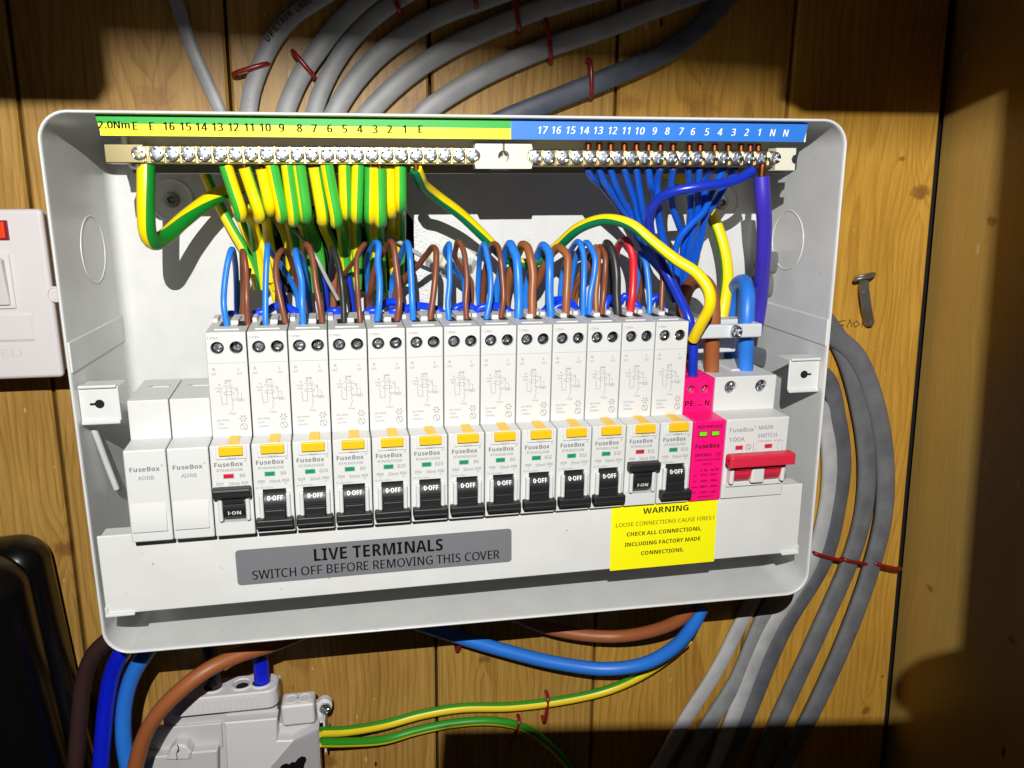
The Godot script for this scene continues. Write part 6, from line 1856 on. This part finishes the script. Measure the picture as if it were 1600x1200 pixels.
	cable("pale grey cable hugging the right edge of the box", mats["sheath_pale"], [V(172.0, -20.0, 24.0), V(190.0, -28.0, 14.0), V(234.9, -44.9, 3.5), V(243.0, -73.7, 3.5), V(244.8, -111.9, 3.5), V(236.4, -153.0, 3.5), V(209.3, -200.8, 3.5), V(187.1, -268.8, 3.5), V(174.6, -308.2, 3.5), V(163.1, -335.8, 3.5)], 11.2, 6.6, "grey cables running down right of the box")
	cable("grey cable coming from under the box, right of the pale one", mats["sheath_grey"], [V(214.8, -173.0, 2.5), V(204.6, -193.7, 2.5), V(189.7, -236.4, 2.5), V(170.9, -269.5, 2.5), V(152.8, -303.4, 2.5), V(137.0, -332.8, 2.5)], 11.4, 6.6, "grey cables running down right of the box")
	cable("pale cable furthest left of those leaving under the box", mats["sheath_pale"], [V(198.8, -174.2, 2.0), V(189.9, -193.5, 2.0), V(173.6, -229.9, 2.0), V(153.9, -263.7, 2.0), V(135.8, -298.9, 2.0), V(118.2, -330.5, 2.0)], 10.0, 6.2, "grey cables running down right of the box")
	staple("red clip over the handwritten cable", V(-115.8, 153.4, -1.5), V(-98.0, 158.9, -1.5), 8, 0.0)
	staple("red clip between the third and fourth cables above the box", V(-85.1, 165.3, -1.5), V(-74.8, 152.9, -1.5), 8, 0.0)
	staple("red clip at the top edge of the picture over the fourth cable", V(-32.5, 195.0, -1.5), V(-28.7, 185.6, -1.5), 8, 0.0)
	staple("red clip at the top edge over the fifth cable", V(9.2, 198.3, -1.5), V(12.2, 189.4, -1.5), 8, 0.0)
	staple("red clip over the sixth cable above the box", V(32.0, 196.8, -1.5), V(35.5, 178.3, -1.5), 8, 0.0)
	staple("red clip over the seventh cable above the box", V(50.2, 184.6, -1.5), V(53.3, 164.1, -1.5), 8, 0.0)
	staple("red clip over the dark slate cable above the box", V(75.0, 164.5, -1.5), V(76.2, 145.4, -1.5), 9, 0.0)
	staple("left-hand one of three red clips across the right-hand bundle", V(236.5, -143.6, -1.5), V(257.0, -150.4, -1.5), 10.6, 0.66)
	staple("middle one of three red clips across the right-hand bundle", V(257.9, -149.5, -1.5), V(277.6, -154.5, -1.5), 11.4, 0.68)
	staple("outer one of three red clips across the right-hand bundle", V(278.9, -152.6, -1.5), V(299.0, -158.6, -1.5), 14.2, 0.74)
	staple("red clip on the green and yellow earth cable below the box", V(54.8, -233.6, -1.5), V(52.3, -252.4, -1.5), 8, 0.0)
	staple("red clip on the greener earth cable below the box", V(35.6, -249.4, -1.5), V(29.9, -264.9, -1.5), 7, 0.0)
	staple("red clip in the shadow under the box edge on the blue cable", V(-0.9, -180.6, -1.5), V(-5.2, -193.0, -1.5), 8, 0.0)
	wire("tail_cable", "dark brown tail leftmost of those leaving the box bottom", mats["dark_brown"], [V(-181.8, -129.4, 44.0), V(-195.1, -140.4, 44.0), V(-207.1, -152.0, 42.0), V(-214.8, -168.2, 40.0), V(-219.7, -190.9, 40.0), V(-225.5, -223.1, 40.0), V(-230.9, -252.0, 40.0)], 4.5, "thick tails below the box")
	wire("tail_cable", "royal blue tail beside the dark brown one", mats["royal_tail"], [V(-178.9, -133.2, 48.0), V(-188.7, -145.7, 48.0), V(-198.2, -162.7, 44.0), V(-204.3, -183.3, 42.0), V(-208.9, -207.2, 42.0), V(-213.0, -231.6, 42.0), V(-217.8, -256.6, 42.0)], 4.5, "thick tails below the box")
	wire("tail_cable", "lighter blue tail beside the royal blue one", mats["blue_tail"], [V(-167.2, -138.6, 44.0), V(-179.0, -152.2, 42.0), V(-190.6, -170.5, 38.0), V(-197.2, -190.2, 36.0), V(-199.7, -210.7, 36.0), V(-199.2, -238.4, 36.0), V(-199.4, -264.5, 36.0)], 4.4, "thick tails below the box")
	wire("tail_cable", "orange brown tail sweeping across the terminal block", mats["tail_brown"], [V(-93.6, -150.1, 40.0), V(-111.6, -153.2, 46.0), V(-129.8, -153.6, 54.0), V(-145.3, -156.3, 62.0), V(-159.7, -165.2, 66.0), V(-171.8, -177.7, 66.0), V(-180.3, -192.5, 64.0), V(-187.4, -213.1, 62.0), V(-193.9, -238.3, 60.0)], 4.2, "thick tails below the box")
	wire("tail_cable", "short royal blue tail dropping into the terminal block", mats["royal_tail"], [V(-122.2, -143.9, 28.0), V(-122.6, -161.4, 26.0), V(-123.0, -179.0, 24.5), V(-123.2, -192.6, 24.5), V(-123.2, -198.7, 24.5)], 4.6, "thick tails below the box")
	wire("tail_cable", "short dark brown tail dropping into the terminal block", mats["dark_brown"], [V(-150.9, -149.2, 28.0), V(-150.6, -166.8, 26.0), V(-150.4, -182.4, 24.5), V(-150.1, -192.2, 24.5), V(-150.3, -198.5, 24.5)], 4.1, "thick tails below the box")
	wire("tail_cable", "thick blue cable sagging under the right half of the box", mats["blue_tail"], [V(-34.7, -165.3, 12.0), V(-11.1, -176.4, 12.0), V(21.0, -189.3, 14.0), V(57.6, -200.7, 18.0), V(89.9, -204.6, 24.0), V(112.5, -197.9, 32.0), V(128.0, -183.0, 40.0), V(136.1, -166.3, 46.0), V(140.4, -153.5, 48.0)], 4.3, "thick tails below the box")
	wire("tail_cable", "orange brown cable curving under the right half of the box", mats["tail_brown"], [V(29.9, -168.1, 10.0), V(50.3, -178.0, 12.0), V(74.6, -183.6, 16.0), V(98.3, -183.4, 22.0), V(117.2, -173.9, 34.0), V(128.4, -162.3, 44.0), V(133.8, -152.9, 48.0)], 4.0, "thick tails below the box")
	wire("earth_cable", "yellow and green earth cable running right from the terminal block", mats["earth"], [V(-91.3, -225.4, 28.0), V(-76.6, -232.2, 20.0), V(-53.1, -237.7, 10.0), V(-28.4, -236.0, 6.0), V(-3.3, -235.0, 5.0), V(30.6, -238.0, 5.0), V(65.3, -237.3, 5.0), V(95.8, -232.4, 6.0), V(116.4, -221.5, 10.0), V(131.5, -207.0, 16.0), V(142.1, -188.2, 26.0)], 3.1, "earth cables below the box", [[0.6, yl], [0.4, gr]], -0.95, 16)
	wire("earth_cable", "mostly green earth cable curving down to the right below the yellow one", mats["earth"], [V(-91.7, -232.5, 28.0), V(-77.0, -240.3, 20.0), V(-53.5, -248.8, 10.0), V(-32.8, -247.7, 6.0), V(-7.6, -246.6, 4.0), V(17.9, -248.2, 4.0), V(39.4, -256.2, 4.0), V(58.0, -273.4, 4.0), V(70.7, -291.1, 4.0), V(80.1, -312.9, 4.0)], 2.9, "earth cables below the box", [[0.3, yl], [0.7, gr]], -0.1, 16)
	tag(part("handwriting", ink, mats["pencil"], self), "handwritten black capitals on the second cable above the box", "writing")
